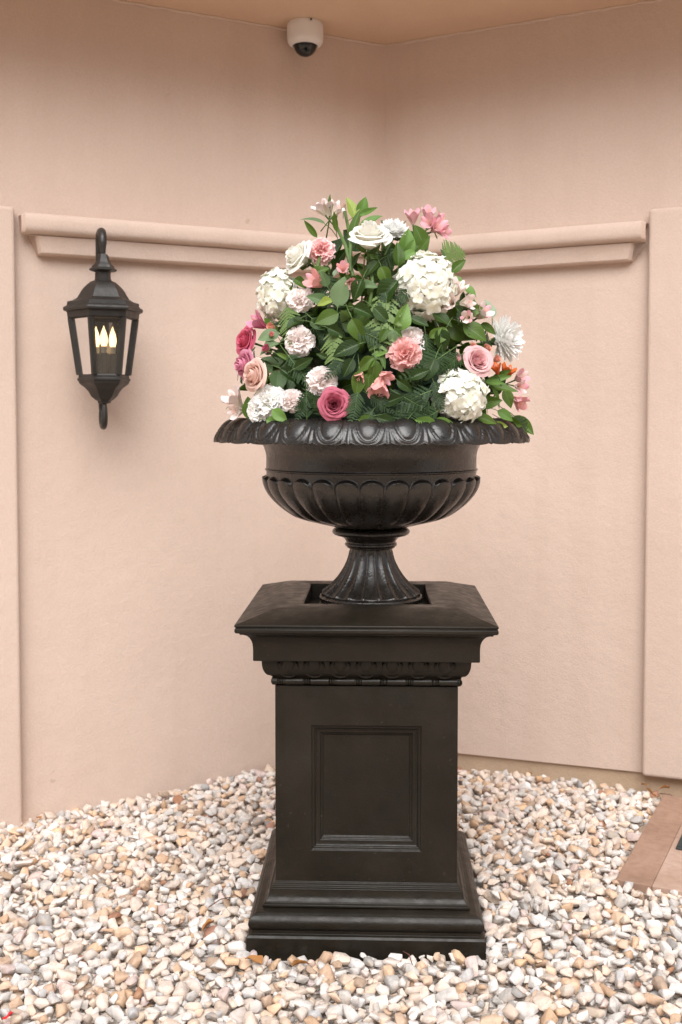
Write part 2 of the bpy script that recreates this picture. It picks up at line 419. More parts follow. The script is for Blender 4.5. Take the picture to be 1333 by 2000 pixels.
# ------------------------------------------------------------------ gravel stones
PED = Vector((.070, 2.84, 0)); PROT = R(-2.0)
SL0 = Vector((.748, 2.877)); sl_u = Vector((.895, -.446)); sl_v = Vector((.402, .916))   # slab corner and axes
def build_gravel():
    protos = []
    for k in range(22):
        bm = bmesh.new()
        for i in range(14):
            v = nrs.normal(size=3); v /= np.linalg.norm(v)
            v = np.sign(v) * np.abs(v) ** .8; v /= np.linalg.norm(v) ** .75
            v *= nrs.uniform(.80, 1.10)
            bm.verts.new(v)
        r_ = bmesh.ops.convex_hull(bm, input=bm.verts)
        junk = [g for g in r_['geom_interior'] if isinstance(g, bmesh.types.BMVert)]
        bmesh.ops.delete(bm, geom=junk, context='VERTS')
        bmesh.ops.dissolve_limit(bm, angle_limit=R(16), verts=bm.verts, edges=bm.edges)
        bmesh.ops.bevel(bm, geom=list(bm.edges), offset=.065, offset_type='OFFSET', segments=1, profile=.5, affect='EDGES', clamp_overlap=True)
        bmesh.ops.remove_doubles(bm, verts=bm.verts, dist=.02)
        bmesh.ops.triangulate(bm, faces=bm.faces)
        bm.verts.index_update()
        V = np.array([v.co[:] for v in bm.verts]); Fa = np.array([[v.index for v in f.verts] for f in bm.faces])
        protos.append((V, Fa)); bm.free()
    X0, X1, Y0, Y1, CS = -2.0, 2.0, 1.75, 4.2, .005
    nx, ny = int((X1-X0)/CS), int((Y1-Y0)/CS)
    xs = X0 + (np.arange(nx)+.5)*CS; ys = Y0 + (np.arange(ny)+.5)*CS
    XX, YY = np.meshgrid(xs, ys)
    G = gz(XX, YY); Hm = G - .036
    def inside_ok(x, y, r):
        p = Vector((x, y, 0)) - CXY
        if p.dot(nL) < r*.75 or p.dot(nR) < r*.75: return False
        q = Matrix.Rotation(-PROT, 3, 'Z') @ (Vector((x, y, 0)) - PED)
        if max(abs(q.x), abs(q.y)) < .290 + r*.55: return False
        d = Vector((x, y)) - SL0
        if d.dot(sl_u) > -r*.6 and d.dot(sl_v) > -r*.5: return False
        return True
    valid = np.ones_like(XX, bool)
    valid &= ((XX-CXY.x)*nL.x + (YY-CXY.y)*nL.y > .01) & ((XX-CXY.x)*nR.x + (YY-CXY.y)*nR.y > .01)
    pal = [((.66,.64,.62),.28),((.55,.54,.53),.17),((.64,.565,.505),.23),((.62,.53,.45),.13),((.62,.46,.335),.08),((.52,.37,.26),.045),((.41,.31,.235),.025),((.34,.18,.12),.008),((.37,.365,.36),.03),((.60,.50,.475),.04)]
    cols = np.array([c for c, w in pal]); ws = np.array([w for c, w in pal]); ws /= ws.sum()
    stones = []; fails = 0
    for it in range(90000):
        best = None
        r = float(np.clip(nrs.lognormal(math.log(.0165), .32), .008, .027))
        if it % 3 == 0: r *= .72
        for c in range(4):
            x = nrs.uniform(X0+.03, X1-.03); y = nrs.uniform(Y0+.03, Y1-.03)
            if not inside_ok(x, y, r): continue
            ix, iy = int((x-X0)/CS), int((y-Y0)/CS)
            lv = Hm[iy, ix] - G[iy, ix]
            if best is None or lv < best[0]: best = (lv, x, y, ix, iy)
        if best is None: continue
        lv, x, y, ix, iy = best
        if lv > -.004:
            fails += 1
            if fails > 3500: break
            continue
        a = r * nrs.uniform(1.0, 1.45); b = r * nrs.uniform(.75, 1.0); c = r * nrs.uniform(.5, .85)
        k = max(1, int(r*.9/CS)); y0, y1, x0, x1 = max(iy-k,0), min(iy+k+1,ny), max(ix-k,0), min(ix+k+1,nx)
        ph = Hm[y0:y1, x0:x1]
        h = float(np.percentile(ph, 60))
        zc = h + c * .55
        dd = ((XX[y0:y1,x0:x1]-x)**2 + (YY[y0:y1,x0:x1]-y)**2) / (r*1.0)**2
        top = np.where(dd < 1, zc + c*np.sqrt(np.clip(1-dd, 0, 1)), -9)
        if zc + c > G[iy, ix] + .022: continue
        Hm[y0:y1, x0:x1] = np.maximum(ph, top)
        stones.append((x, y, zc, a, b, c, nrs.randint(len(protos)), nrs.uniform(0, 6.283), nrs.normal(0, .35), nrs.normal(0, .35), nrs.choice(len(cols), p=ws), nrs.uniform(.86, 1.05)))
    st = 8; gx, gy = xs[::st], ys[::st]; sub = (G - .022)[::st, ::st]; ny_, nx_ = sub.shape
    Vs = [(float(gx[b]), float(gy[a]), float(sub[a, b])) for a in range(ny_) for b in range(nx_)]
    Fs = [(a*nx_+b, a*nx_+b+1, (a+1)*nx_+b+1, (a+1)*nx_+b) for a in range(ny_-1) for b in range(nx_-1)
          if not (inside_ok(Vs[a*nx_+b][0], Vs[a*nx_+b][1], -.05) is False)]
    link('gravel_bed', mesh('gravel_bed', Vs, Fs, M_bed, True), ground)
    # the stones that show largest in the photo
    score = []
    for i, s in enumerate(stones):
        x, y, z = s[0], s[1], s[2]
        dv = Vector((x, y, z - EYE)); dep = y * math.cos(PITCH) - (z - EYE) * math.sin(PITCH) * -1
        ix, iy = int((x-X0)/CS), int((y-Y0)/CS)
        expo = 1.0 if z + s[5] >= Hm[iy, ix] - .002 else .3
        px = PX + F * x / y; py = 815 + F * (EYE - z) / y
        inv = (8 < px < 1325) and (py < 1975)
        score.append(s[3] / y * expo * (1 if inv else 0))
    order = np.argsort(score)[::-1]; big = set(order[:300].tolist())
    VV = []; FF = []; CC = []; off = 0
    for i, s in enumerate(stones):
        V, Fa = protos[s[6]]
        rot = np.array(Euler((s[8], s[9], s[7]), 'XYZ').to_matrix())
        P_ = (V * np.array([s[3], s[4], s[5]])) @ rot.T
        cc = np.clip(cols[s[10]] * np.array([1.10, 1.065, 1.04]) * s[11] + nrs.normal(0, .018) + nrs.normal(0, .010)*np.array([1, .1, -1]), .02, .86)
        if i in big:
            me = bpy.data.meshes.new('stone')
            me.from_pydata(P_.tolist(), [], Fa.tolist()); me.materials.append(M_stone); me.polygons.foreach_set('use_smooth', [True]*len(Fa))
            ca = me.attributes.new('Col', 'FLOAT_COLOR', 'POINT')
            ca.data.foreach_set('color', np.tile(np.append(cc, 1.0), len(P_)).astype(np.float32))
            link('stone', me, ground).location = (s[0], s[1], s[2])
        else:
            VV.append(P_ + np.array(s[:3])); FF.append(Fa + off); off += len(P_)
            CC.append(np.tile(np.append(cc, 1.0), (len(P_), 1)))
    VV = np.concatenate(VV).astype(np.float32); FF = np.concatenate(FF).astype(np.int32); CC = np.concatenate(CC).astype(np.float32)
    me = bpy.data.meshes.new('gravel')
    me.vertices.add(len(VV)); me.vertices.foreach_set('co', VV.ravel())
    me.loops.add(FF.size); me.loops.foreach_set('vertex_index', FF.ravel())
    me.polygons.add(len(FF)); me.polygons.foreach_set('loop_start', np.arange(0, FF.size, 3, dtype=np.int32))
    me.update(calc_edges=True); print('proto tris', np.mean([len(f) for v, f in protos]))
    ca = me.attributes.new('Col', 'FLOAT_COLOR', 'POINT'); ca.data.foreach_set('color', CC.ravel())
    me.materials.append(M_stone)
    tag(link('gravel', me, ground), kind='stuff')
    print('stones', len(stones), 'tris', len(FF))
build_gravel()

# ------------------------------------------------------------------ door step slab and mat
step = empty('door_step', (SL0.x, SL0.y, 0), math.atan2(sl_u.y, sl_u.x))
tag(step, 'reddish brown concrete door step with a darker border strip', 'step')
Ls, Ws = 1.6, .735
mb = MB().box(.0965, Ls, .0, Ws, -.12, .045); bevel(mb.build('slab', M_slab, step, False), .003)
mb = MB().box(0, .096, .0, Ws, -.12, .0442); bevel(mb.build('border_strip', M_slab2, step, False), .003)
q = on_ground(1320, 1653, .055); q2 = Matrix.Rotation(-step.rotation_euler.z, 2) @ Vector((q.x - SL0.x, q.y - SL0.y))
dm = empty('door_mat', (q.x, q.y, .0453), step.rotation_euler.z)
tag(dm, 'dark grey ribbed door mat on the reddish step', 'mat')
bevel(MB().box(0, .9, 0, .48, 0, .007).build('backing', M_mat, dm, False), .002)
mb = MB()
for i in range(58): mb.box(.004, .896, .004 + i*.0082, .0095 + i*.0082, .007, .0105)
tag(mb.build('ribs', M_mat, dm, False), kind='stuff')

# ================================================================== PEDESTAL
ped = empty('pedestal', (PED.x, PED.y, 0), PROT)
tag(ped, 'square black pedestal with a recessed panel and stepped base on gravel', 'pedestal')
def arcp(cx, cz, r0, r1, a0, a1, n=8):
    return [(cx + r0*math.cos(R(a0+(a1-a0)*i/n)), cz + r1*math.sin(R(a0+(a1-a0)*i/n))) for i in range(n+1)]
# base
prof = [(.288, -.12), (.2905, -.1), (.2905, .036), (.287, .041), (.2785, .042), (.2785, .046)]
prof += arcp(.246, .068, .0405, .0275, -38, 86, 14)
prof += [(.2495, .0965), (.2545, .0975), (.2545, .103), (.248, .106), (.2475, .108)]
prof += arcp(.2505, .1225, -.012, -.0135, 75, -60, 8)[::-1] if False else [(.246, .110), (.2425, .114), (.2405, .120), (.2395, .127), (.2385, .132)]
prof += [(.2385, .137), (.233, .139), (.2325, .144), (.2265, .147), (.2262, .151), (.222, .152), (.2, .152)]
bevel(MB().square(prof).build('base', M_ped, ped, True, 28), .0025, 2, 50)
# shaft with a recessed moulded panel on each side
HS = .2248; z0, z1 = .140, .640
rings = [(0, 0), (.0015, -.0045), (.007, -.005), (.0085, -.010), (.012, -.0125), (.017, -.014), (.021, -.0145), (.0225, -.0195), (.0265, -.020), (.0280, -.024)]
V = []; Fc = []
for s in range(4):
    rot = Matrix.Rotation(s * math.pi/2, 3, 'Z'); o = len(V)
    def P3(x, z, d=0): return rot @ Vector((x, -HS - d, z))
    V += [P3(-HS, z0), P3(HS, z0), P3(HS, z1), P3(-HS, z1)]
    px0, px1, pz0, pz1 = -.135, .135, .229, .541
    for ins, dep in rings:
        V += [P3(px0+ins, pz0+ins, dep), P3(px1-ins, pz0+ins, dep), P3(px1-ins, pz1-ins, dep), P3(px0+ins, pz1-ins, dep)]
    for k in range(len(rings)):
        for j in range(4):
            a = o + k*4; b = a + 4
            Fc.append((a+j, a+(j+1)%4, b+(j+1)%4, b+j))
    e = o + len(rings)*4; Fc.append((e, e+1, e+2, e+3))
me = mesh('shaft', V, Fc, M_ped, True, None, 25)
bm = bmesh.new(); bm.from_mesh(me); bmesh.ops.remove_doubles(bm, verts=bm.verts, dist=1e-5); bm.to_mesh(me); bm.free()
sh = link('shaft', me, ped); bevel(sh, .002, 2, 60)
# bead-and-reel astragal
mb = MB(); ha = .2255; za = .652; ra = .0095
for s in range(4):
    rot = Matrix.Rotation(s * math.pi/2, 3, 'Z'); pts = []; rad = []
    N = 260
    for i in range(N+1):
        t = -ha - ra*.6 + (2*ha + ra*1.2) * i/N; ph = ((t / .063) + .5) % 1.0
        g = 0.0
        for c in (.06, .14, .22, .30): g = max(g, math.exp(-((ph - c)/.014)**2))
        pts.append(rot @ Vector((t, -ha, za))); rad.append(ra * (1 - .28*g) * (.93 if .06 < ph < .30 else 1.0))
    mb.tube(pts, rad, 12)
mb.build('bead_moulding', M_ped, ped, True, 50)
# ovolo with eggs
mb = MB().square([(.218, .640), (.231, .664), (.2345, .667)] + [(.2345 + .020*math.sin(R(a)), .668 + .038*(1-math.cos(R(a)))) for a in range(10, 91, 10)] + [(.2555, .708), (.24, .7105)])
ov = mb.build('egg_moulding', M_ped, ped, True, 30)
eg = MB(); nu, nv = 10, 12; V = []; Fc = []
def eggmesh():
    V = []; Fc = []; nu, nv = 16, 10
    for i in range(nv+1):
        for j in range(nu):
            w = 2*math.pi*j/nu; k = i/nv*math.pi/2
            V.append((.0185*math.cos(w)*math.cos(k), -.0095*math.sin(k), .024*math.sin(w)*math.cos(k)))
    for i in range(nv):
        for j in range(nu): Fc.append((i*nu+j, i*nu+(j+1)%nu, (i+1)*nu+(j+1)%nu, (i+1)*nu+j))
    n0 = len(V)
    for i in range(19):                                  # the raised shell round the egg, open at the top
        w = R(150 + 240*i/18)
        for dx, dy in ((.0205, .0), (.0225, -.0075), (.0255, -.0075), (.0275, 0)):
            V.append((dx*math.cos(w), dy, (dx+.0055)*math.sin(w)))
    for i in range(18):
        for j in range(3): Fc.append((n0+i*4+j, n0+i*4+j+1, n0+(i+1)*4+j+1, n0+(i+1)*4+j))
    return mesh('egg', V, Fc, M_ped, True, None, 60)
em = eggmesh()
for s in range(4):
    for k in range(-3, 4):
        Mx = Matrix.Rotation(s*math.pi/2, 4, 'Z') @ Matrix.Translation((k*.0635, -.2475, .694)) @ Matrix.Rotation(R(28), 4, 'X')
        link('egg', em, ov, None, Mx)
# cap: cavetto, fascia, sloped top with a square opening
pc = [(.245, .7105), (.2725, .7112), (.2735, .7135), (.2735, .738), (.2738, .745)]
pc += [(.2738 + .0285*(1-math.cos(R(a))), .745 + .036*math.sin(R(a))) for a in range(15, 91, 15)]
pc += [(.3025, .784), (.311, .7865), (.3132, .7895), (.3132, .796), (.3105, .7975), (.3105, .800), (.3135, .8015), (.3135, .8060), (.2218, .8325), (.1625, .8325)]
pc += [(.1595, .829), (.1595, .780)]
cp = MB().square(pc).build('cap', M_ped, ped, True, 20); bevel(cp, .0022, 2, 50)
MB().box(-.17, .17, -.17, .17, .770, .7915).build('cap_floor', M_ped, ped, False)
mb = MB().box(-.128, .128, -.128, .128, .7915, .8115); bevel(mb.build('footing_block', M_ped, ped, False), .004)

# ================================================================== URN
UX, UY = .080, 2.860; PPM = .001366
def uz(y): return 1.2977 - (y - 817) * PPM
urn = empty('garden_urn', (UX, UY, .8118)); UB = .8118
tag(urn, 'large black garden urn with egg patterned lip and ribbed bowl on pedestal', 'urn')
def lathe_np(prof, n, disp, name, parent, mat, ang=None):
    prof = np.array(prof); k = len(prof); th = np.arange(n) * 2*np.pi/n - np.pi/2
    tn = np.gradient(prof, axis=0); nr = np.stack([tn[:,1], -tn[:,0]], 1); nr /= np.linalg.norm(nr, axis=1)[:,None] + 1e-9
    rr = np.repeat(prof[:,0][:,None], n, 1); zz = np.repeat(prof[:,1][:,None], n, 1)
    d = disp(np.repeat(np.arange(k)[:,None], n, 1), th[None,:].repeat(k, 0), rr, zz)
    if isinstance(d, tuple): dr, dz = d
    else: dr = d * nr[:,0][:,None]; dz = d * nr[:,1][:,None]
    rr = rr + dr; zz = zz + dz
    V = np.stack([rr*np.cos(th), rr*np.sin(th), zz], 2).reshape(-1, 3)
    i, j = np.meshgrid(np.arange(k-1), np.arange(n), indexing='ij'); j2 = (j+1) % n
    Fa = np.stack([i*n+j, i*n+j2, (i+1)*n+j2, (i+1)*n+j], 2).reshape(-1, 4)
    return link(name, mesh(name, V.tolist(), Fa.tolist(), mat, True, None, ang), parent)
def resample(pts, n):
    pts = np.array(pts, float); 
    # Catmull-Rom resampling
    out = []; m = len(pts)
    for i in range(m-1):
        p0, p1, p2, p3 = pts[max(i-1,0)], pts[i], pts[i+1], pts[min(i+2,m-1)]
        for k in range(n):
            t = k/n; out.append(.5*((2*p1) + (-p0+p2)*t + (2*p0-5*p1+4*p2-p3)*t*t + (-p0+3*p1-3*p2+p3)*t**3))
    out.append(pts[-1]); return np.array(out)
def smooth01(x): x = np.clip(x, 0, 1); return x*x*(3-2*x)
NL = 28
# bowl with gadroons
bp = [(40,1031),(58,1029),(80,1025.5),(105,1019),(130,1009.5),(151,998),(168,985.5),(183,971.5),(194,958),(200.5,946),(203,936),(203.6,929),(203.8,922)]
bp = resample(bp, 8)
top = resample([(203.8,922),(204.4,918),(206.2,916.5),(206.4,914.5),(204.2,913),(204,905),(204,890),(206,879),(211,868),(219,858.5),(232,851),(250,846)], 4)[1:]
bowl = np.vstack([bp, top]); pr = np.stack([bowl[:,0]*PPM, uz(bowl[:,1]) - UB], 1); yb = bowl[:,1]
def d_bowl(i, th, r, z):
    y = yb[i]; u = ((th + np.pi/2 + .018) / (2*np.pi) * NL + .5) % 1.0 - .5
    cc = np.sqrt(np.clip(1 - (2.06*u)**2, 0, 1))
    ytop = 925.5 + 15*(1 - cc)
    m = smooth01((y - ytop)/5.5) * smooth01((1024 - y)/26)
    A = .0128*np.clip(r/.27, .25, 1)
    rib = .30*np.exp(-((np.abs(u)-.5)/.022)**2) * smooth01((y - 944)/8) * smooth01((1020 - y)/26)
    return A * (m*cc**.8 + rib)
lathe_np(pr, NL*20, d_bowl, 'bowl', urn, M_urn)
# collar under the bowl
cl = [(50,1027),(66,1029),(72,1031.5),(75,1035),(75.5,1038.5),(73.5,1042),(68,1044.5),(60,1046.5),(54,1049.5),(50,1054),(48.5,1058),(50.5,1060),(51,1062.5),(50,1065),(47.5,1066.5),(47,1068.5),(44,1070)]
cl = resample(cl, 3)
lathe_np(np.stack([cl[:,0]*PPM, uz(cl[:,1]) - UB], 1), 96, lambda i, th, r, z: np.zeros_like(r), 'collar', urn, M_urn)
# fluted foot
fp = [(42,1068),(41.5,1074),(43.5,1085),(48,1099),(55.5,1114),(66,1130),(79,1144),(89,1152),(94,1156),(95,1160),(92,1163)]
fp = resample(fp, 6); yf = fp[:,1]
def d_foot(i, th, r, z):
    y = yf[i]; u = ((th + np.pi/2 + .02)/(2*np.pi)*20 + .5) % 1.0 - .5
    m = smooth01((y-1070)/8) * smooth01((1164-y)/4)
    return m * r * .075 * (np.sqrt(np.clip(1-(2*u)**2, 0, 1)) - .6)
lathe_np(np.stack([fp[:,0]*PPM, uz(fp[:,1]) - UB], 1), 20*14, d_foot, 'fluted_foot', urn, M_urn)
MB().lathe([(.128, uz(1161)-UB), (.1355, uz(1162)-UB), (.1385, uz(1165)-UB), (.1385, uz(1168)-UB), (.136, 0.0)], 96, 0, False, True).build('foot_ring', M_urn, urn)
# lip with egg-and-dart relief
lipo = resample([(254,821),(256,817.6),(260,816.4),(265,817),(270,819),(280,824.5),(289.5,833),(297,843),(302,853),(303.5,858.5)], 7)
nlo = len(lipo)
lipu = resample([(303.5,858.5),(301,861.5),(292,858),(278,853),(262,850),(245,848.5)], 3)[1:]
lip = np.vstack([np.array([[252,845],[253,832]]), lipo, lipu])
s_arr = np.concatenate([[-.4,-.2], np.linspace(-.16, 1, nlo), 1 - np.linspace(0, 1, len(lipu)+1)[1:]])
under = np.concatenate([np.zeros(2+nlo), np.linspace(0, 1, len(lipu)+1)[1:]])
pr = np.stack([lip[:,0]*PPM, uz(lip[:,1]) - UB], 1)
def d_lip(i, th, r, z):
    s = s_arr[i]; un = under[i]
    u = ((th + np.pi/2 + .045)/(2*np.pi)*NL + .5) % 1.0 - .5; au = np.abs(u)
    e = np.sqrt((u/.285)**2 + ((s-.46)/.36)**2)
    egg = .0074*np.sqrt(np.clip(1-e**2, 0, 1))
    shell = .0054*np.exp(-((e-1.24)/.085)**2) * smooth01((s-.10)/.12)
    shell2 = .0040*np.exp(-((e-1.50)/.10)**2) * smooth01((s-.25)/.2)
    dart = .0052*np.exp(-((au-.5)/.022)**2) * smooth01((s-.12)/.15)
    h = (np.maximum.reduce([egg, shell, shell2, dart]) - .003) * (un == 0) * smooth01((s-.04)/.08)
    scal = np.maximum(.0105*np.sqrt(np.clip(1-(u/.40)**2, 0, 1)), .0085*np.exp(-((au-.5)/.05)**2)) - .006
    ed = smooth01((s-.55)/.45) * (1-smooth01(un*2.2))
    a = R(42 + 0)  # relief grows outward and up
    dr = h*.72 + ed*scal*.42; dz = h*.62 - ed*scal*.9
    return dr, dz
lathe_np(pr, NL*26, d_lip, 'lip', urn, M_urn)
MB().lathe([(.001, uz(838)-UB), (.346, uz(838)-UB)], 48).build('soil', M_soil, urn)

# ================================================================== LANTERN
lp = at(206, 690, 3.46)
lan = empty('wall_lantern')
K = .001660
def lz(y): return (690 - y) * K
# frame: local -Y points away from the wall
lrot = math.atan2(nL.y, nL.x) + math.pi/2
dist = (lp - CXY).dot(nL)
foot_wall = lp - nL * (dist - .195)
lan.location = (foot_wall.x, foot_wall.y, lp.z); lan.rotation_euler = (0, 0, lrot - R(6))
tag(lan, 'black six sided wall lantern with three lit candle bulbs below the moulding', 'lantern')
WALLY = .195
def hexl(prof, name, cap0=False, cap1=False, mat=M_lamp, parent=lan, ang=25):
    return MB().lathe([(r*K, lz(y)) for r, y in prof], 6, 0, cap0, cap1).build(name, mat, parent, True, ang)
hexl([(1,496),(9,499),(11,503),(12,509),(16,517),(21,522),(22,525),(26.5,527.5),(26.5,530),(22,532),(14,533)], 'finial_cap', True)
hexl([(14.5,532),(14.5,546),(16,547),(16,550),(14,550)], 'neck')
hexl([(16,549),(24,552),(31,558),(37,564),(41.5,570),(45.5,577),(50,584),(58,589),(66,591),(68.5,592),(69,598),(71,600),(75.5,602.5),(76.5,606),(75.5,609.5),(71,611),(69,613),(68,622),(63.5,625),(56,625)], 'roof')
hexl([(40,730),(47,731),(48.5,733),(48.5,737),(51,739),(51,742),(48.5,744.5),(47.5,748),(44,751),(36,757),(30,764),(25,773),(17,780),(13,782),(12,786),(7,787)], 'bottom_bowl', False, True)
# corner bars and panes
Rt, Rb, yt, yb_ = 63.0, 47.5, 623.0, 732.0
for k in range(6):
    a = R(60*k); p0 = Vector((Rt*K*math.cos(a), Rt*K*math.sin(a), lz(yt))); p1 = Vector((Rb*K*math.cos(a), Rb*K*math.sin(a), lz(yb_)))
    mb = MB(); rad = Vector((math.cos(a), math.sin(a), 0)); tanv = Vector((-math.sin(a), math.cos(a), 0))
    w, dp = .0085, .006; Vb = []
    for p in (p0, p1):
        for sx, sy in ((-1,-1),(1,-1),(1,1),(-1,1)):
            c_ = math.cos(R(30))
            Vb.append(p + tanv*w*sx*1.0 + rad*(dp*sy) - rad*(.003 if sy > 0 else 0) + rad*(-.005 if abs(sx) and sy < 0 else 0))
        Vb.append(p + rad*(dp+.003))
    mb.add(Vb, [(0,1,6,5),(1,2,7,6),(2,4,9,7),(4,3,8,9),(3,0,5,8)])
    mb.build('corner_bar', M_lamp, lan, False)
    a2 = R(60*(k+1)); i0 = .965
    q0 = Vector((Rt*K*math.cos(a2), Rt*K*math.sin(a2), lz(yt))); q1 = Vector((Rb*K*math.cos(a2), Rb*K*math.sin(a2), lz(yb_)))
    sc_ = lambda v, s: Vector((v.x*s, v.y*s, v.z))
    V = [sc_(p0,i0), sc_(q0,i0), sc_(q1,i0), sc_(p1,i0), sc_(p0,i0-.03), sc_(q0,i0-.03), sc_(q1,i0-.03), sc_(p1,i0-.03)]
    MB().add(V, [(0,1,2,3),(7,6,5,4),(0,4,5,1),(2,6,7,3)]).build('pane', M_glass, lan, False)
# candles with bulbs
for (cx, cy) in ((-.003, -.026), (.029, .004), (-.023, .010)):
    c = MB().lathe([(.0125, lz(733)), (.0125, lz(692)), (.011, lz(690)), (.001, lz(690))], 20).build('candle', M_socket, lan); c.location = (cx, cy, 0)
    MB().lathe([(.0085, lz(690)), (.009, lz(684)), (.0105, lz(680)), (.011, lz(677))], 20).build('bulb_collar', M_bulbbase, c)
    MB().lathe([(.008, lz(677)), (.0112, lz(670)), (.0122, lz(664.5)), (.0112, lz(658)), (.0080, lz(650)), (.0042, lz(644)), (.0015, lz(639.5)), (.0004, lz(637))], 20).build('bulb', M_bulb, c)
# back plate and scroll arms
bpw = .040
mb = MB(); outl = []
for i in range(17):
    a = math.pi*i/16; outl.append((bpw*math.cos(a), lz(582) + .062*math.sin(a)))
outl += [(-bpw, lz(735)), (-bpw*.8, lz(748)), (-.014, lz(758)), (.014, lz(758)), (bpw*.8, lz(748)), (bpw, lz(735))]
n_ = len(outl)
for s_, yy in ((1.0, WALLY - .001), (1.0, WALLY - .018), (.86, WALLY - .026)):
    mb.v += [(x*s_, yy, lz(665) + (z-lz(665))*(.5+.5*s_)) for x, z in outl]
for k in range(2):
    for i in range(n_): mb.f.append((k*n_+i, k*n_+(i+1)%n_, (k+1)*n_+(i+1)%n_, (k+1)*n_+i))
mb.f.append(tuple(2*n_+i for i in range(n_)))
me_o = mb.build('back_plate', M_lamp, lan, True, 30)
bm = bmesh.new(); bm.from_mesh(me_o.data); bmesh.ops.recalc_face_normals(bm, faces=bm.faces); bm.to_mesh(me_o.data); bm.free()
pts = [(0, WALLY-.02, lz(590)), (0, WALLY-.04, lz(562)), (0, .118, lz(535)), (0, .094, lz(505)), (0, .088, lz(478))]
for i in range(1, 13):
    a = math.pi*i/12; pts.append((0, .044 + .044*math.cos(a), lz(478) + .043*math.sin(a)))
pts += [(0, .0, lz(486)), (0, .0, lz(500))]
rr_ = [.012]*4 + [.0125] + [.0125 + .002*math.sin(math.pi*i/12) for i in range(1, 13)] + [.010, .008]
MB().tube(pts, rr_, 12).build('scroll_arm', M_lamp, lan)
pts = [(0, 0, lz(783)), (0, -.004, lz(795))]
for i in range(0, 13):
    a = R(180 + 200*i/12); pts.append((0, .030 + .034*math.cos(a), lz(812) + .033*math.sin(a)*1.0))
pts += [(0, .066, lz(800)), (0, .085, lz(785)), (0, WALLY-.03, lz(762)), (0, WALLY-.018, lz(748))]
MB().tube(pts, [.007,.0085] + [.0105]*13 + [.009,.009,.009,.009], 12).build('scroll_tail', M_lamp, lan)

# ================================================================== DOME CAMERA
dc = empty('dome_camera', (-.128, 3.915, CEIL)); tag(dc, 'white dome security camera with dark dome on the soffit', 'camera')
MB().lathe([(.062,.0),(.0645,-.004),(.0650,-.02),(.0650,-.052),(.0635,-.064),(.058,-.073),(.049,-.078),(.043,-.079),(.041,-.076)], 48, 0).build('housing', M_camwhite, dc, True, 60)
MB().lathe([(.0415*math.cos(R(a)) if a < 90 else .0003, -.075 - .0415*math.sin(R(a))*.98) for a in range(0, 91, 6)], 40).build('dome', M_camdome, dc)
MB().lathe([(.0405,-.0745),(.0435,-.0765),(.0445,-.0795),(.0425,-.0800)], 40).build('dome_ring', M_camdome, dc)
MB().box(.020, .026, -.0665, -.064, -.010, -.004).build('screw_tab', M_soil, dc, False)

#FLOWERS#
# ================================================================== FLOWERS
EC = Vector((UX, UY, 1.265)); EA, EB, ECZ = .385, .36, .585
def surf(px, py, grow=0.0):
    """point on the mound that a photo position falls on, with its outward normal"""
    d = ray(px, py); o = Vector((0, 0, EYE)) - EC
    a, b, c = EA + grow, EB + grow, ECZ + grow
    D = Vector((d.x/a, d.y/b, d.z/c)); O = Vector((o.x/a, o.y/b, o.z/c))
    A = D.dot(D); B = 2*D.dot(O); C_ = O.dot(O) - 1; disc = B*B - 4*A*C_
    if disc > 0: t = (-B - math.sqrt(disc)) / (2*A)
    else: t = -B / (2*A)
    p = Vector((0, 0, EYE)) + d*t; q = p - EC
    n = Vector((q.x/a**2, q.y/b**2, max(q.z, .02)/c**2)).normalized()
    if disc <= 0: n = (n + Vector((0, -.35, 0))).normalized()
    return p, n
def mpp(p): return p.y / F * 1.01

def gridmesh(name, fn, nu, nv, mat, ang=None):
    V = []; UV = []; Fc = []
    for i in range(nv+1):
        for j in range(nu+1):
            V.append(fn(2*j/nu - 1, i/nv)); UV.append((j/nu, i/nv))
    w = nu + 1
    for i in range(nv):
        for j in range(nu): Fc.append((i*w+j, i*w+j+1, (i+1)*w+j+1, (i+1)*w+j))
    return V, Fc, UV
class Acc:
    def __init__(s): s.v = []; s.f = []; s.u = []
    def add(s, g, M=None):
        V, Fc, UV = g; n = len(s.v)
        s.v += [tuple(M @ Vector(p)) if M is not None else tuple(p) for p in V]
        s.f += [tuple(i+n for i in q) for q in Fc]; s.u += UV
    def mesh(s, name, mat, ang=None): return mesh(name, s.v, s.f, mat, True, s.u, ang)

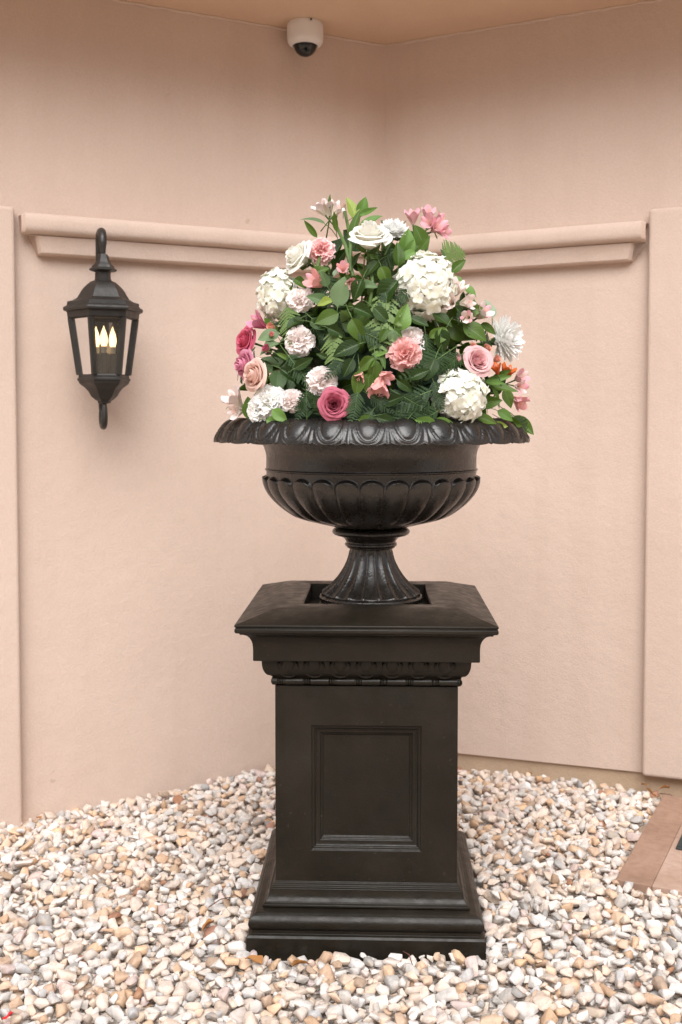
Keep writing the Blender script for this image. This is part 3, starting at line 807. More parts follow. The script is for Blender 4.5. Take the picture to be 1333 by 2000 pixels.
# ---- roses: every petal a mesh of its own
def rose_proto(kind, seed):
    r = random.Random(seed); out = []
    n = {'open': 30, 'cup': 27, 'bud': 9}[kind]
    for i in range(n):
        f = i/(n-1)
        if kind == 'open': Rr = .07 + .80*f**.85; H = .92 - .40*f**1.6; w = 1.25 - .45*f; curl = .04 + .26*f**1.5
        elif kind == 'cup': Rr = .08 + .66*f**.8; H = 1.30 - .46*f**1.3; w = 1.25 - .35*f; curl = .03 + .36*f**2
        else: Rr = .08 + .42*f; H = 1.25 - .15*f; w = 1.6; curl = .02 + .10*f
        ph = i*2.39996 + r.uniform(-.2, .2); wob = r.uniform(0, 6.28); tilt = r.uniform(-.04, .04); Hj = H*r.uniform(.94, 1.04)
        def fn(u, v, Rr=Rr, H=Hj, w=w, curl=curl, ph=ph, wob=wob, tilt=tilt, f=f):
            wid = w*(.35 + .65*math.sin(min(v*1.35, 1)*math.pi/2)) * (1 - .22*max(0, v-.75)/.25*0)
            a = ph + u*wid
            k = max(0, (v-.62)/.38)
            rho = Rr*(.30 + .70*math.sin(min(1, v*1.25)*math.pi/2)) + curl*k*k*(1 - .35*u*u) + .02*u*tilt
            rho -= (1-f)*.05*k
            rho += (.022 + .03*f)*math.sin(3.2*u + wob)*k
            z = H*v*(1 - .16*abs(u)**2.6*v) - curl*.75*k*k*k + .025*math.sin(4*u + wob)*k
            return (rho*math.cos(a), rho*math.sin(a), z)
        V, Fc, UV = gridmesh('petal', fn, 8, 8, None)
        out.append(mesh('petal', V, Fc, P['white'], True, UV))
    return out
ROSE = {'open': rose_proto('open', 3), 'cup': rose_proto('cup', 5), 'bud': rose_proto('bud', 9)}
def calyx_mesh():
    a = Acc()
    for k in range(5):
        ph = k*2*math.pi/5
        def fn(u, v, ph=ph):
            w = .26*math.sin(math.pi*min(1, .25+v*.75))*(1-v*.3); rr = .10 + .48*math.sin(v*1.5); z = -.12 + .38*v*v
            return (rr*math.cos(ph) - u*w*math.sin(ph), rr*math.sin(ph) + u*w*math.cos(ph), z - .05*abs(u))
        a.add(gridmesh('s', fn, 2, 5, None))
    return a.mesh('calyx', L['mid'])
CALYX = calyx_mesh()
def tube_mesh(name, pts, rad, mat, n=7):
    mb = MB().tube(pts, rad, n); return mesh(name, mb.v, mb.f, mat, True)
STEM = tube_mesh('stem', [(0,0,.02), (.01,0,-.6), (-.03,.02,-1.4), (0,.05,-2.4)], [.09,.075,.07,.07], M_stem)

OWN = {}; FL = []           # flowers placed so far, for describing their neighbours
def face_matrix(p, n, scale, spin=0.0):
    q = n.to_track_quat('Z', 'Y'); return Matrix.Translation(p) @ q.to_matrix().to_4x4() @ Matrix.Rotation(spin, 4, 'Z') @ Matrix.Scale(scale, 4)
def face_dir(n, face):
    if face is None: return n
    v = Vector(face); return v.normalized()
def place(px, py, rpx, face, lift, sink):
    p, n = surf(px, py); s = rpx * mpp(p); d = face_dir(n, face)
    return p + n*(lift*s) - d*(sink*s), d, s

def rose(px, py, rpx, colr, label, short, kind='open', face=None, spin=0.0, lift=.2, cat='rose', name='rose'):
    p, d, s = place(px, py, rpx, face, lift, .45 if kind != 'bud' else .6)
    o = empty(name, M=face_matrix(p, d, s*(1.0 if kind == 'open' else 1.15), spin)); tag(o, label, cat)
    for m_ in ROSE[kind]: link('petal', m_, o, P[colr])
    link('calyx', CALYX, o); link('stem', STEM, o)
    FL.append((px, py, short)); OWN[short] = o; return o

# ---- carnations
def carn_proto(seed):
    r = random.Random(seed); a = Acc()
    cm = MB().lathe([(.001,-.35)] + [(.46*math.cos(R(q)), .46*math.sin(R(q))) for q in range(-40, 90, 13)] + [(.001,.46)], 14)  # core ball added to bounce light back out between the petals
    a.add((cm.v, cm.f, [(.5, .6)]*len(cm.v)))
    for n, th0, ln0, hw in ((13, 1.62, 1.0, .40), (13, 1.28, 1.0, .38), (13, .95, .92, .36), (11, .62, .86, .32), (8, .30, .80, .28), (4, .10, .78, .22)):
        for k in range(n):
            th = th0 + r.uniform(-.16, .16); ph = 2*math.pi*(k + r.uniform(-.3, .3))/n + th0*3
            d = Vector((math.sin(th)*math.cos(ph), math.sin(th)*math.sin(ph), math.cos(th)))
            Mx = d.to_track_quat('Y', 'Z').to_matrix().to_4x4() @ Matrix.Rotation(R(r.gauss(0, 26 if th0 > .7 else 60)), 4, 'Y')
            ln = ln0*r.uniform(.88, 1.08); p1 = r.uniform(0, 6.28); p2 = r.uniform(0, 6.28); bend = r.uniform(-.02, .22); am = r.uniform(.05, .11)
            def fn(u, v, ln=ln, p1=p1, p2=p2, bend=bend, hw=hw, am=am):
                v = .30 + .70*v; k = max(0, (v-.45)/.55); w = hw*(.25 + .85*k**.7)
                y = ln*(v - .10*u*u*k - .045*(abs(((u*3.5 + p1) % 1.0) - .5)*2)*k*k) - .06*bend*k
                z = (am*math.sin(4.2*u + p1) + .045*math.sin(10*u + p2))*k*k - bend*k*k
                return (u*w, y, z)
            a.add(gridmesh('p', fn, 10, 5, None), Mx)
    return a.mesh('petals', P['pale'])
CARN = [carn_proto(s) for s in (1, 2, 3)]
def carn_cal():
    mb = MB().lathe([(.05,-.55), (.16,-.5), (.2,-.3), (.22,0), (.15,.15)], 12); return mesh('calyx', mb.v, mb.f, M_stem, True)
CCAL = carn_cal()
def carnation(px, py, rpx, colr, label, short, face=None, spin=0.0, squash=1.0, lift=.1):
    p, d, s = place(px, py, rpx*1.08, face, lift, .35)
    o = empty('carnation', M=face_matrix(p, d, s, spin)); tag(o, label, 'carnation')
    tag(link('petals', CARN[len(FL) % 3], o, P[colr], Matrix.Diagonal((1, squash, 1, 1))), kind='stuff')
    link('calyx', CCAL, o); link('stem', STEM, o)
    FL.append((px, py, short)); OWN[short] = o; return o

# ---- hydrangeas: dome of four-petalled florets
def floret(seed):
    r = random.Random(seed); a = Acc()
    for k in range(4):
        ph = k*math.pi/2 + r.uniform(-.12, .12); L0 = r.uniform(.9, 1.08); cup = r.uniform(-.05, .22); tw = r.uniform(-.15, .15)
        def fn(u, v, ph=ph, L0=L0, cup=cup, tw=tw):
            w = .50*math.sin(math.pi*min(1, .08 + .80*v)**.9)*1.05; x = L0*(.04 + .96*v); y = u*w
            z = cup*v*v - .10*u*u*v + tw*u*v
            return (x*math.cos(ph) - y*math.sin(ph), x*math.sin(ph) + y*math.cos(ph), z)
        a.add(gridmesh('p', fn, 4, 4, None))
    return a.mesh('floret', P['hydra'])
FLOR = [floret(s) for s in range(5)]
HCORE = None
def hydrangea(px, py, rx, ry, label, short, n=95, face=None, lift=.15):
    global HCORE
    rpx = (rx+ry)/2; p, d, s = place(px, py, rpx, face, lift, .25)
    o = empty('hydrangea', M=face_matrix(p, d, s)); tag(o, label, 'hydrangea'); r = random.Random(px)
    if HCORE is None:
        mb = MB().lathe([(.001,-.5)] + [(.74*math.cos(R(a)), .74*math.sin(R(a))) for a in range(-40, 90, 10)] + [(.001,.74)], 20)
        HCORE = mesh('core', mb.v, mb.f, L['yellow'], True)
    link('core', HCORE, o); link('stem', STEM, o)
    inv = o.matrix_basis.to_3x3().inverted() * s
    up = (inv @ Vector((0, 0, 1))); sd_ = (inv @ Vector((1, 0, 0)))
    n = int(n*1.35)
    for i in range(n):
        f = (i+.5)/n; th = math.acos(1 - 1.5*f); ph = i*2.39996 + r.uniform(-.2, .2)
        v = Vector((math.sin(th)*math.cos(ph), math.sin(th)*math.sin(ph), math.cos(th)))
        # stretch so that the head has the photo's width and height
        v2 = v + up*(v.dot(up)*(ry/rpx - 1)) + sd_*(v.dot(sd_)*(rx/rpx - 1))
        nn = (v + Vector((r.gauss(0,.28), r.gauss(0,.28), r.gauss(0,.28)))).normalized()
        Mx = Matrix.Translation(v2*(r.uniform(.76, 1.0))) @ nn.to_track_quat('Z','Y').to_matrix().to_4x4() @ Matrix.Rotation(r.uniform(0,6.28),4,'Z') @ Matrix.Scale(r.uniform(.19,.28),4)
        link('floret', FLOR[i % 5], o, None, Mx)
    FL.append((px, py, short)); OWN[short] = o; return o

# ---- chrysanthemums
def mum_proto():
    r = random.Random(4); a = Acc()
    cm = MB().lathe([(.001,-.2)] + [(.40*math.cos(R(q)), .34*math.sin(R(q))) for q in range(-20, 90, 10)] + [(.001,.34)], 16)  # added core that brightens the gaps among the strap petals
    a.add((cm.v, cm.f, [(.5, .5)]*len(cm.v)))
    for lay, (n, th0, ln) in enumerate([(8,.15,.50),(12,.40,.60),(17,.68,.74),(22,.95,.86),(26,1.2,.96),(26,1.42,1.0),(22,1.64,.98)]):
        for k in range(n):
            ph = 2*math.pi*(k + .5*(lay % 2) + r.uniform(-.2,.2))/n; th = th0 + r.uniform(-.10,.10); l_ = ln*r.uniform(.9,1.08); cu = r.uniform(.05,.3)
            d = Vector((math.sin(th)*math.cos(ph), math.sin(th)*math.sin(ph), math.cos(th)))
            Mx = d.to_track_quat('Y','Z').to_matrix().to_4x4()
            def fn(u, v, l_=l_, cu=cu):
                w = .120*(.45 + .55*math.sin(math.pi*min(1, .15+v*.75))); return (u*w*(1 if v < .95 else .6), l_*v, cu*v*v - .35*w*(1-u*u) + .04)
            a.add(gridmesh('p', fn, 2, 4, None), Mx)
    return a.mesh('petals', P['white'])
MUM = mum_proto()
def mum(px, py, rpx, label, short, face=None, lift=.1):
    p, d, s = place(px, py, rpx, face, lift, .3)
    o = empty('chrysanthemum', M=face_matrix(p, d, s)); tag(o, label, 'chrysanthemum')
    tag(link('petals', MUM, o, P['white']), kind='stuff'); link('calyx', CCAL, o); link('stem', STEM, o)
    FL.append((px, py, short)); OWN[short] = o; return o

# ---- alstroemerias: six-petalled trumpets on one stalk
def al_petal(wide, seed):
    r = random.Random(seed)
    def fn(u, v):
        w = (.38 if wide else .25)*math.sin(math.pi*min(1, .10+.83*v))**.55*(.5+.5*v); op = .10 + .40*v**1.8 + (.08 if wide else 0)*v
        return (u*w, op, v*1.0 - .10*u*u*v - .10*max(0, v-.75)) if True else None
    V, Fc, UV = gridmesh('petal', fn, 6, 7, None); return mesh('petal', V, Fc, P['alpale'], True, UV)
ALW, ALN = al_petal(True, 1), al_petal(False, 2)
mbst = MB()
for k in range(5):
    a_ = k*1.256; mbst.tube([(0,0,.1), (.04*math.cos(a_), .04*math.sin(a_), .5), (.12*math.cos(a_), .12*math.sin(a_), .92)], [.012,.012,.02], 5)
STAM = mesh('stamens', mbst.v, mbst.f, P['alcoral'], True)
ALST = tube_mesh('stalk', [(0,0,.08), (0,.01,-.2), (.02,.05,-.7), (.0,.12,-1.5)], [.075,.06,.045,.045], M_stem)
def alstro(px, py, rpx, colr, label, short, blooms, extra=None):
    """blooms: list of (dx, dy, length px, face direction)"""
    p0, n0 = surf(px, py); o = empty('alstroemeria', p0); tag(o, label, 'alstroemeria')
    for bi, (dx, dy, lpx, fd) in enumerate(blooms):
        p, n = surf(px+dx, py+dy); s = .84*lpx*mpp(p); d = Vector(fd).normalized()
        Mx = face_matrix(p + n*.015 - d*s*.5 - p0, d, s, bi*.7)
        b = link('bloom', ALST, o, M_stem, Mx)
        for k in range(6):
            link('petal', ALW if k % 2 == 0 else ALN, b, P[(extra or colr) if k % 2 else colr], Matrix.Rotation(k*math.pi/3, 4, 'Z') @ Matrix.Rotation(R(-4 if k % 2 else 3), 4, 'X'))
        link('stamens', STAM, b)
    FL.append((px, py, short)); OWN[short] = o; return o

C = Vector((0, -1, 0))
# hydrangeas
hydrangea(541, 574, 41, 52, 'white hydrangea head at the upper left of the bouquet', 'the upper left white hydrangea', 80, (-.55, -.75, .35))
hydrangea(832, 556, 58, 66, 'largest creamy white hydrangea head at the upper right of the bouquet', 'the large upper hydrangea', 130, (.25, -.9, .35))
hydrangea(897, 773, 54, 53, 'creamy white hydrangea head resting low by the urn lip', 'the low hydrangea', 110, (.35, -.9, .15))
# roses
rose(722, 492, 36, 'cream', 'cream white rose at the top centre of the bouquet', 'the top cream rose', 'cup', (.04, -.50, .86), .4, .9)
rose(593, 511, 30, 'cream', 'ivory rose turned left behind the pink carnation', 'the ivory rose', 'cup', (-.75, -.45, .45), 1.2, .3)
rose(656, 790, 31, 'mauve', 'deep mauve pink rose with spiral petals just above the urn lip', 'the mauve spiral rose', 'open', (-.05, -1, .12), 0, .5)
rose(486, 668, 29, 'hot', 'ruffled hot pink rose at the far left edge', 'the hot pink rose', 'open', (-.75, -.6, .2), 2.0, .3)
rose(493, 714, 27, 'orchid', 'orchid pink rose squeezed under the hot pink rose', 'the orchid pink rose', 'cup', (-.85, -.5, -.05), .8, .3)
rose(517, 737, 29, 'blush', 'pale blush rose facing left below the orchid pink rose', 'the blush rose', 'cup', (-.72, -.65, .1), 2.6, .6)
rose(924, 707, 30, 'light', 'light pink rose directly above the low hydrangea', 'the light pink rose', 'open', (.30, -.92, .28), .5, .5)
rose(921, 679, 11, 'peach', 'tiny peach spray rose peeking over the light pink rose', 'the tiny peach spray rose', 'bud', (.1, -.6, .7), cat='spray rose', name='spray_rose', lift=.3)
rose(947, 684, 13, 'peach', 'small peach spray rose right of the light pink rose', 'the small peach spray rose', 'bud', (.5, -.6, .6), 1.0, cat='spray rose', name='spray_rose', lift=.3)
rose(966, 704, 12, 'peach', 'peach spray rose bud above the orange blossom', 'the peach bud', 'bud', (.5, -.7, .4), 2.0, cat='spray rose', name='spray_rose', lift=.3)
rose(894, 702, 13, 'light', 'pink rose bud touching the light pink rose on its left', 'the pink bud', 'bud', (-.5, -.6, .5), .3, cat='rose bud', name='rose_bud')
rose(537, 657, 8, 'alcoral', 'smallest pink rose bud between two sage leaves on the left', 'the smallest pink bud', 'bud', (.1, -.8, .4), cat='rose bud', name='rose_bud', lift=1.2)
rose(529, 686, 13, 'mauve', 'half open dusty pink rose bud left of the round pale carnation', 'the dusty pink bud', 'bud', (-.45, -.7, .5), cat='rose bud', name='rose_bud', lift=.8)
rose(530, 640, 14, 'peach', 'peach rose under the upper left white hydrangea', 'the peach rose', 'bud', (-.5, -.7, .2), 1.0, lift=-.2)
# carnations
carnation(627, 487, 27, 'pink', 'bright pink carnation beside the ivory rose near the top', 'the top pink carnation', (-.15, -.8, .5))
carnation(587, 585, 27, 'pale', 'pale pink carnation tucked against the upper left hydrangea', 'the upper pale carnation', (-.25, -.9, .2), .4, .85)
carnation(585, 665, 28, 'pale', 'round pale pink carnation at middle left', 'the round pale carnation', (-.2, -.95, .1), 1.3)
carnation(628, 741, 31, 'pale', 'pale pink carnation directly above the mauve rose', 'the pale carnation over the mauve rose', (-.1, -.9, .3), .2, .88)
carnation(568, 782, 27, 'pale', 'narrow pale carnation sitting on the urn lip at left', 'the narrow pale carnation', (-.55, -.75, .2), 0, .8)
carnation(810, 659, 28, 'pale', 'pale pink carnation half hidden behind the coral carnation', 'the half hidden pale carnation', (.2, -.8, .45), .9, 1, -.25)
carnation(789, 693, 33, 'coral', 'coral pink carnation in the middle of the bouquet', 'the coral carnation', (.05, -.95, .1), .4, .95, .35)
carnation(526, 779, 31, 'white', 'white carnation under the blush rose', 'the white carnation', (-.3, -.8, .4), .3, 1, .1)
carnation(508, 800, 26, 'white', 'small white carnation nearly touching the urn lip at far left', 'the small white carnation', (-.4, -.8, .1), 1.3, 1, .2)
# chrysanthemums
mum(768, 458, 29, 'white chrysanthemum right of the top cream rose', 'the top chrysanthemum', (.15, -.6, .75), .5)
mum(984, 664, 45, 'large white chrysanthemum facing right at the right edge', 'the right chrysanthemum', (.72, -.68, .12), .2)
mum(470, 708, 34, 'white chrysanthemum peeking out behind the orchid pink rose', 'the left chrysanthemum', (-.95, -.1, .05), -.5)
# alstroemerias
alstro(644, 416, 28, 'alpale', 'pale pink alstroemeria at the very top left', 'the top pale alstroemeria', [(-12, 2, 34, (-.55, -.3, .75)), (6, 0, 36, (.1, -.35, .95)), (18, 6, 30, (.55, -.3, .7))])
alstro(838, 440, 28, 'alpink', 'pink speckled alstroemeria cluster at the top right', 'the top pink alstroemeria', [(-6, -12, 33, (.1, -.55, .8)), (8, 14, 34, (.45, -.8, .3)), (14, 2, 32, (.8, -.5, .5)), (-4, 6, 34, (-.35, -.8, .3)), (20, 22, 30, (.7, -.6, -.1)), (-36, -6, 34, (-.1, -.4, .9))])
alstro(622, 556, 24, 'alcoral', 'coral pink alstroemeria left of the broad sage leaf', 'the coral alstroemeria by the sage leaf', [(0, 0, 42, (-.65, -.55, .35))], 'alpink')
alstro(673, 537, 24, 'alpink', 'rose pink alstroemeria above the broad sage leaf', 'the rose pink alstroemeria', [(0, -4, 28, (-.1, -.9, .4)), (14, 22, 26, (.2, -.8, -.3))], 'alcoral')
alstro(884, 588, 24, 'alpale', 'pale alstroemeria overlapping the large upper hydrangea', 'the pale alstroemeria on the hydrangea', [(2, -18, 40, (.35, -.5, .8)), (-10, 8, 36, (-.5, -.85, .1)), (20, 8, 34, (.8, -.55, .1))])
alstro(932, 616, 24, 'alpale', 'pale alstroemeria with magenta throat above the right chrysanthemum', 'the magenta throat alstroemeria', [(2, 0, 38, (.55, -.6, .5)), (-26, 8, 28, (-.3, -.9, .0))], 'alpink')
alstro(742, 745, 24, 'alcoral', 'coral alstroemeria trumpets hanging below the coral carnation', 'the hanging coral alstroemeria', [(-2, 12, 48, (-.15, -.5, -.9)), (8, -8, 34, (.5, -.7, -.5))], 'alpink')
alstro(704, 738, 20, 'alcoral', 'closed coral alstroemeria bud left of the hanging trumpets', 'the coral alstroemeria bud', [(0, 0, 28, (-.35, -.6, -.7))])
alstro(974, 727, 22, 'orange', 'orange blossom among the peach spray roses', 'the orange blossom', [(6, 2, 34, (.35, -.35, .85)), (-14, -4, 26, (-.3, -.3, .85))])
alstro(1006, 745, 22, 'alpink', 'pink alstroemeria at the far right edge', 'the far right alstroemeria', [(0, -6, 32, (.5, -.75, .3)), (-2, 12, 30, (.45, -.85, -.1))], 'alpale')
alstro(1002, 784, 22, 'alcoral', 'coral alstroemeria low at the far right', 'the low coral alstroemeria', [(0, 0, 38, (.6, -.5, -.5))], 'alpink')
alstro(470, 790, 22, 'alpale', 'pale mauve alstroemeria leaning over the urn lip at far left', 'the far left alstroemeria', [(0, -8, 46, (-.55, -.4, .7)), (4, 14, 34, (-.6, -.6, -.1))])
alstro(514, 634, 20, 'orchid', 'orchid pink blossom above the hot pink rose', 'the orchid blossom', [(0, 0, 40, (-.7, -.4, .45))], 'orchid')
rose(672, 402, 7, 'blush', 'tall slender blush bud on a long stem at the top', 'the tall bud', 'bud', (.05, -.2, 1), cat='flower bud', name='flower_bud', lift=.0)

# ------------------------------------------------------------------ leaves
def leaf_mesh(width, fold, droop, wave, seed):
    r = random.Random(seed); w1 = r.uniform(0, 6)
    def fn(u, v):
        w = .5*width*(math.sin(math.pi*v**.78)**.85 if 0 < v < 1 else 0) + .004
        return (u*w, v, fold*abs(u)*w*2 - droop*v*v + wave*math.sin(7*v + w1 + (1 if u > 0 else -1))*u*w*2)
    V, Fc, UV = gridmesh('leaf', fn, 6, 9, None); return mesh('leaf', V, Fc, L['mid'], True, UV)
LEAF = [leaf_mesh(.58, .22, .18, .05, 1), leaf_mesh(.52, .30, .32, .08, 2), leaf_mesh(.64, .15, .08, .06, 3), leaf_mesh(.48, .25, -.12, .05, 4), leaf_mesh(.6, .35, .25, .12, 5)]
NARROW = [leaf_mesh(.26, .25, .2, .03, 6), leaf_mesh(.30, .2, -.2, .05, 7), leaf_mesh(.22, .3, .4, .04, 8)]
LSTEM = tube_mesh('petiole', [(0,.03,0), (0,-.12,-.02), (.02,-.35,-.12), (.03,-.7,-.35)], [.018,.018,.016,.014], M_stem, 5)
used_labels = {}
def where(px, py):
    best = min(FL, key=lambda f: (f[0]-px)**2 + (f[1]-py)**2); dx, dy = px - best[0], py - best[1]
    if abs(dx) > abs(dy): w = 'right of ' if dx > 0 else 'left of '
    else: w = 'below ' if dy > 0 else 'above '
    return w + best[2]
def uniq(base, px, py, group):
    for lab in (base + ' ' + where(px, py), base + (' high' if py < 560 else ' low' if py > 720 else ' halfway up') + ' ' + where(px, py)):
        if lab not in used_labels: used_labels[lab] = 1; return lab
    near = sorted(FL, key=lambda f: (f[0]-px)**2 + (f[1]-py)**2)
    for b_ in near[1:14]:
        l2 = base + ' between ' + near[0][2] + ' and ' + b_[2]
        if len(l2.split()) <= 16 and l2 not in used_labels: used_labels[l2] = 1; return l2
    return lab
def basis(p, t, n, s):
    t = t.normalized(); x = t.cross(n).normalized(); n2 = x.cross(t).normalized()
    return Matrix(((x.x*s, t.x*s, n2.x*s, p.x), (x.y*s, t.y*s, n2.y*s, p.y), (x.z*s, t.z*s, n2.z*s, p.z), (0, 0, 0, 1)))
def hero(bx, by, tx, ty, colr, narrow=False, lift=.012, word=None):
    p, n = surf((bx+tx)/2, (by+ty)/2); Y = p.y - lift
    a, b = at(bx, by, Y), at(tx, ty, Y - .008); t = b - a
    nn = (n*.5 + C*.6 + Vector((rnd.gauss(0,.25), rnd.gauss(0,.1), rnd.gauss(.2,.2)))).normalized()
    o = empty('leaf_stalk' if not narrow else 'narrow_leaf', M=basis(a, t, nn, t.length*1.03))
    names = {'dark': 'dark green', 'mid': 'green', 'bright': 'bright green', 'yellow': 'yellow green', 'sage': 'sage green', 'palesage': 'pale sage'}
    tag(o, uniq(('narrow ' if narrow else 'broad ') + names[colr] + ' leaf', (bx+tx)/2, (by+ty)/2, ''), 'leaf', 'single leaves in the bouquet')
    link('leaf', rnd.choice(NARROW if narrow else LEAF), o, L[colr]); link('petiole', LSTEM, o)
HERO = [
 (660,600,672,541,'sage'),(772,645,800,596,'bright'),(778,548,735,594,'dark'),(642,592,602,575,'sage'),(650,588,621,593,'yellow'),
 (662,612,617,630,'mid'),(688,622,708,668,'mid'),(702,672,652,692,'dark'),(757,642,742,668,'mid'),(770,644,766,674,'sage'),(768,642,786,660,'mid'),
 (730,698,700,724,'mid'),(733,702,728,750,'mid'),(702,724,697,772,'mid'),(722,728,718,770,'mid'),(776,742,806,764,'dark'),
 (694,432,684,384,'yellow'),(704,424,714,385,'bright'),(706,450,739,414,'bright'),(720,466,744,444,'mid'),(705,465,728,442,'sage'),
 (786,508,802,448,'bright'),(812,492,782,506,'bright'),(790,500,812,470,'bright'),(778,520,780,474,'mid'),(830,484,812,440,'mid'),(820,488,838,466,'mid'),
 (880,534,908,506,'mid'),(878,540,908,562,'bright'),(902,558,932,576,'bright'),(870,512,858,488,'sage'),(962,622,955,584,'palesage'),
 (845,612,884,636,'dark'),(905,632,950,664,'mid'),(938,634,970,648,'mid'),(872,640,850,672,'mid'),(858,642,868,690,'dark'),(840,660,862,640,'mid'),
 (852,828,810,820,'bright'),(846,824,892,833,'bright'),(930,816,970,822,'mid'),(972,802,1002,820,'bright'),(962,828,992,833,'yellow'),(1004,812,1040,850,'mid'),
 (492,820,484,776,'mid'),(546,650,505,662,'sage'),(546,672,507,686,'sage'),(520,820,548,826,'bright'),(532,800,560,822,'bright'),
 (575,545,600,560,'mid'),(610,540,640,520,'mid'),(640,560,628,530,'sage'),(652,540,662,522,'palesage'),(708,545,690,585,'dark'),(705,560,738,556,'sage'),
 (690,600,730,615,'dark'),(640,640,672,655,'dark'),(612,640,640,618,'dark'),(800,740,838,720,'dark'),(850,700,832,742,'dark'),(690,700,672,735,'dark'),
 (575,720,612,700,'dark'),(548,720,580,742,'dark'),(745,790,790,775,'dark'),(640,700,620,690,'dark'),(950,790,935,760,'dark'),(985,760,1000,795,'mid'),
 (730,600,760,630,'dark'),(745,520,760,560,'mid'),(740,510,715,535,'dark'),(690,520,705,495,'dark'),(800,620,836,640,'dark'),(590,620,560,640,'dark'),(605,628,640,640,'dark'),
 (985,820,1020,832,'mid'),(700,820,745,828,'mid'),(770,826,735,815,'dark'),
]
for h in HERO: hero(*h)
HN = [(636,438,594,416,'sage'),(620,464,594,432,'mid'),(656,432,650,396,'mid'),(657,452,655,414,'mid'),(645,408,643,380,'mid'),(684,472,700,408,'mid'),(700,420,738,408,'bright'),
 (950,742,1000,735,'bright'),(950,748,1008,772,'mid'),(958,752,985,790,'mid'),(948,745,985,752,'bright'),(960,740,1000,725,'mid'),(452,792,440,796,'mid'),(905,600,930,606,'sage'),(925,590,942,625,'palesage'),
 (540,690,575,705,'mid'),(730,695,760,690,'bright'),(745,690,752,722,'mid')]
for h in HN: hero(*h, True)

# ---- leafy sprigs that fill the mound
def sprig(p, t, n, ln, colr, r, px, py):
    o = empty('leaf_sprig', M=basis(p, t, n, ln))
    nm = {'dark': 'dark glossy', 'mid': 'green', 'sage': 'sage', 'bright': 'bright green'}[colr]
    tag(o, uniq(nm + ' leaf sprig', px, py, ''), 'sprig', 'leafy sprigs filling the bouquet')
    link('stem', SPST, o)
    k = r.randint(5, 7)
    for i in range(k):
        v = .25 + .75*i/(k-1); sd_ = 1 if i % 2 else -1
        ang = R(r.uniform(40, 75))*sd_*(0.15 if i == k-1 else 1)
        Mx = Matrix.Translation((.03*math.sin(3*v), v, -.10*v*v)) @ Matrix.Rotation(-ang, 4, 'Z') @ Matrix.Rotation(R(r.gauss(-8, 22)), 4, 'X') @ Matrix.Rotation(R(r.gauss(0, 25)), 4, 'Y') @ Matrix.Scale(r.uniform(.34, .66), 4)
        link('leaf', r.choice(LEAF), o, L[colr], Mx)
SPST = tube_mesh('stem', [(.03*math.sin(3*v), v, -.10*v*v) for v in (-.5, 0, .25, .5, .75, 1)], [.02,.018,.016,.014,.011,.007], M_stemwood, 5)
def project(p):
    d = p - Vector((0, 0, EYE)); fz = d.y*math.cos(PITCH) - d.z*math.sin(PITCH); uu = d.y*math.sin(PITCH) + d.z*math.cos(PITCH)
    return PX + F*d.x/fz, PY - F*uu/fz
rs = random.Random(21)
def mound_point(r, lo, hi):
    az = r.uniform(-115, 115); zz = r.random()**.9*.97
    d = Vector((math.sin(R(az))*math.sqrt(1-zz*zz), -math.cos(R(az))*math.sqrt(1-zz*zz), zz))
    k = r.uniform(lo, hi); p = EC + Vector((d.x*EA, d.y*EB, d.z*ECZ))*k
    n = Vector((d.x/EA, d.y/EB, d.z/ECZ)).normalized(); return p, n
for i in range(135):
    p, n = mound_point(rs, .46, .72)
    t = (n*.35 + Vector((rs.gauss(0, .6), rs.gauss(-.1, .4), rs.gauss(.15, .6)))).normalized()
    ln = rs.uniform(.09, .135); px, py = project(p + t*ln*.6)
    if p.z + t.z*ln < 1.275: continue
    sprig(p, t, n, ln, rs.choices(['dark', 'mid', 'sage', 'bright'], [.62, .26, .07, .05])[0], rs, px, py)

# ---- fern fronds
def fern_mesh(seed):
    r = random.Random(seed); a = Acc(); N = 12; arch = r.uniform(.12, .30); side = r.uniform(-.12, .12)
    for i in range(N):
        v = .10 + .88*i/(N-1)
        for sd_ in (-1, 1):
            ln = .36*math.sin(math.pi*(.20 + .76*v))**.9*(1.05 - .5*v)*r.uniform(.82, 1.1); ang = R(48 + 16*v + r.uniform(-7, 7)); tw = r.uniform(-.25, .25); dr = r.uniform(.2, .9)
            nl = 6
            for j in range(nl):                            # small lobes down each leaflet
                f0 = j/nl; w = .040*(1 - .72*f0)*(.6 + .4*min(1, ln/.3))
                for s2 in (-1, 1):
                    q = [(0, f0*ln), (s2*w*.45, f0*ln + .004), (s2*w*1.1, (f0 + .10)*ln + .014), (s2*w*.7, (f0 + .17)*ln + .016), (0, (f0 + .17)*ln)]
                    ca, sa = math.cos(ang), math.sin(ang); V = []
                    for x, y in q:
                        X = sd_*(y*sa + x*ca*.9); Yv = v + y*ca - x*sa
                        V.append((X + side*v*v, Yv, -arch*v*v - dr*X*X + tw*x))
                    a.add((V, [(0,1,2,3,4)], [(.5, .1), (.3, .2), (.2, .6), (.3, .65), (.5, .6)]))
    return a.mesh('leaflets', L['fern'])
FERN = [fern_mesh(s) for s in (1, 2, 3)]
FST = tube_mesh('rachis', [(0, v, -.16*v*v) for v in (-.3, 0, .25, .5, .75, 1)], [.011,.011,.009,.008,.006,.004], M_stem, 5)
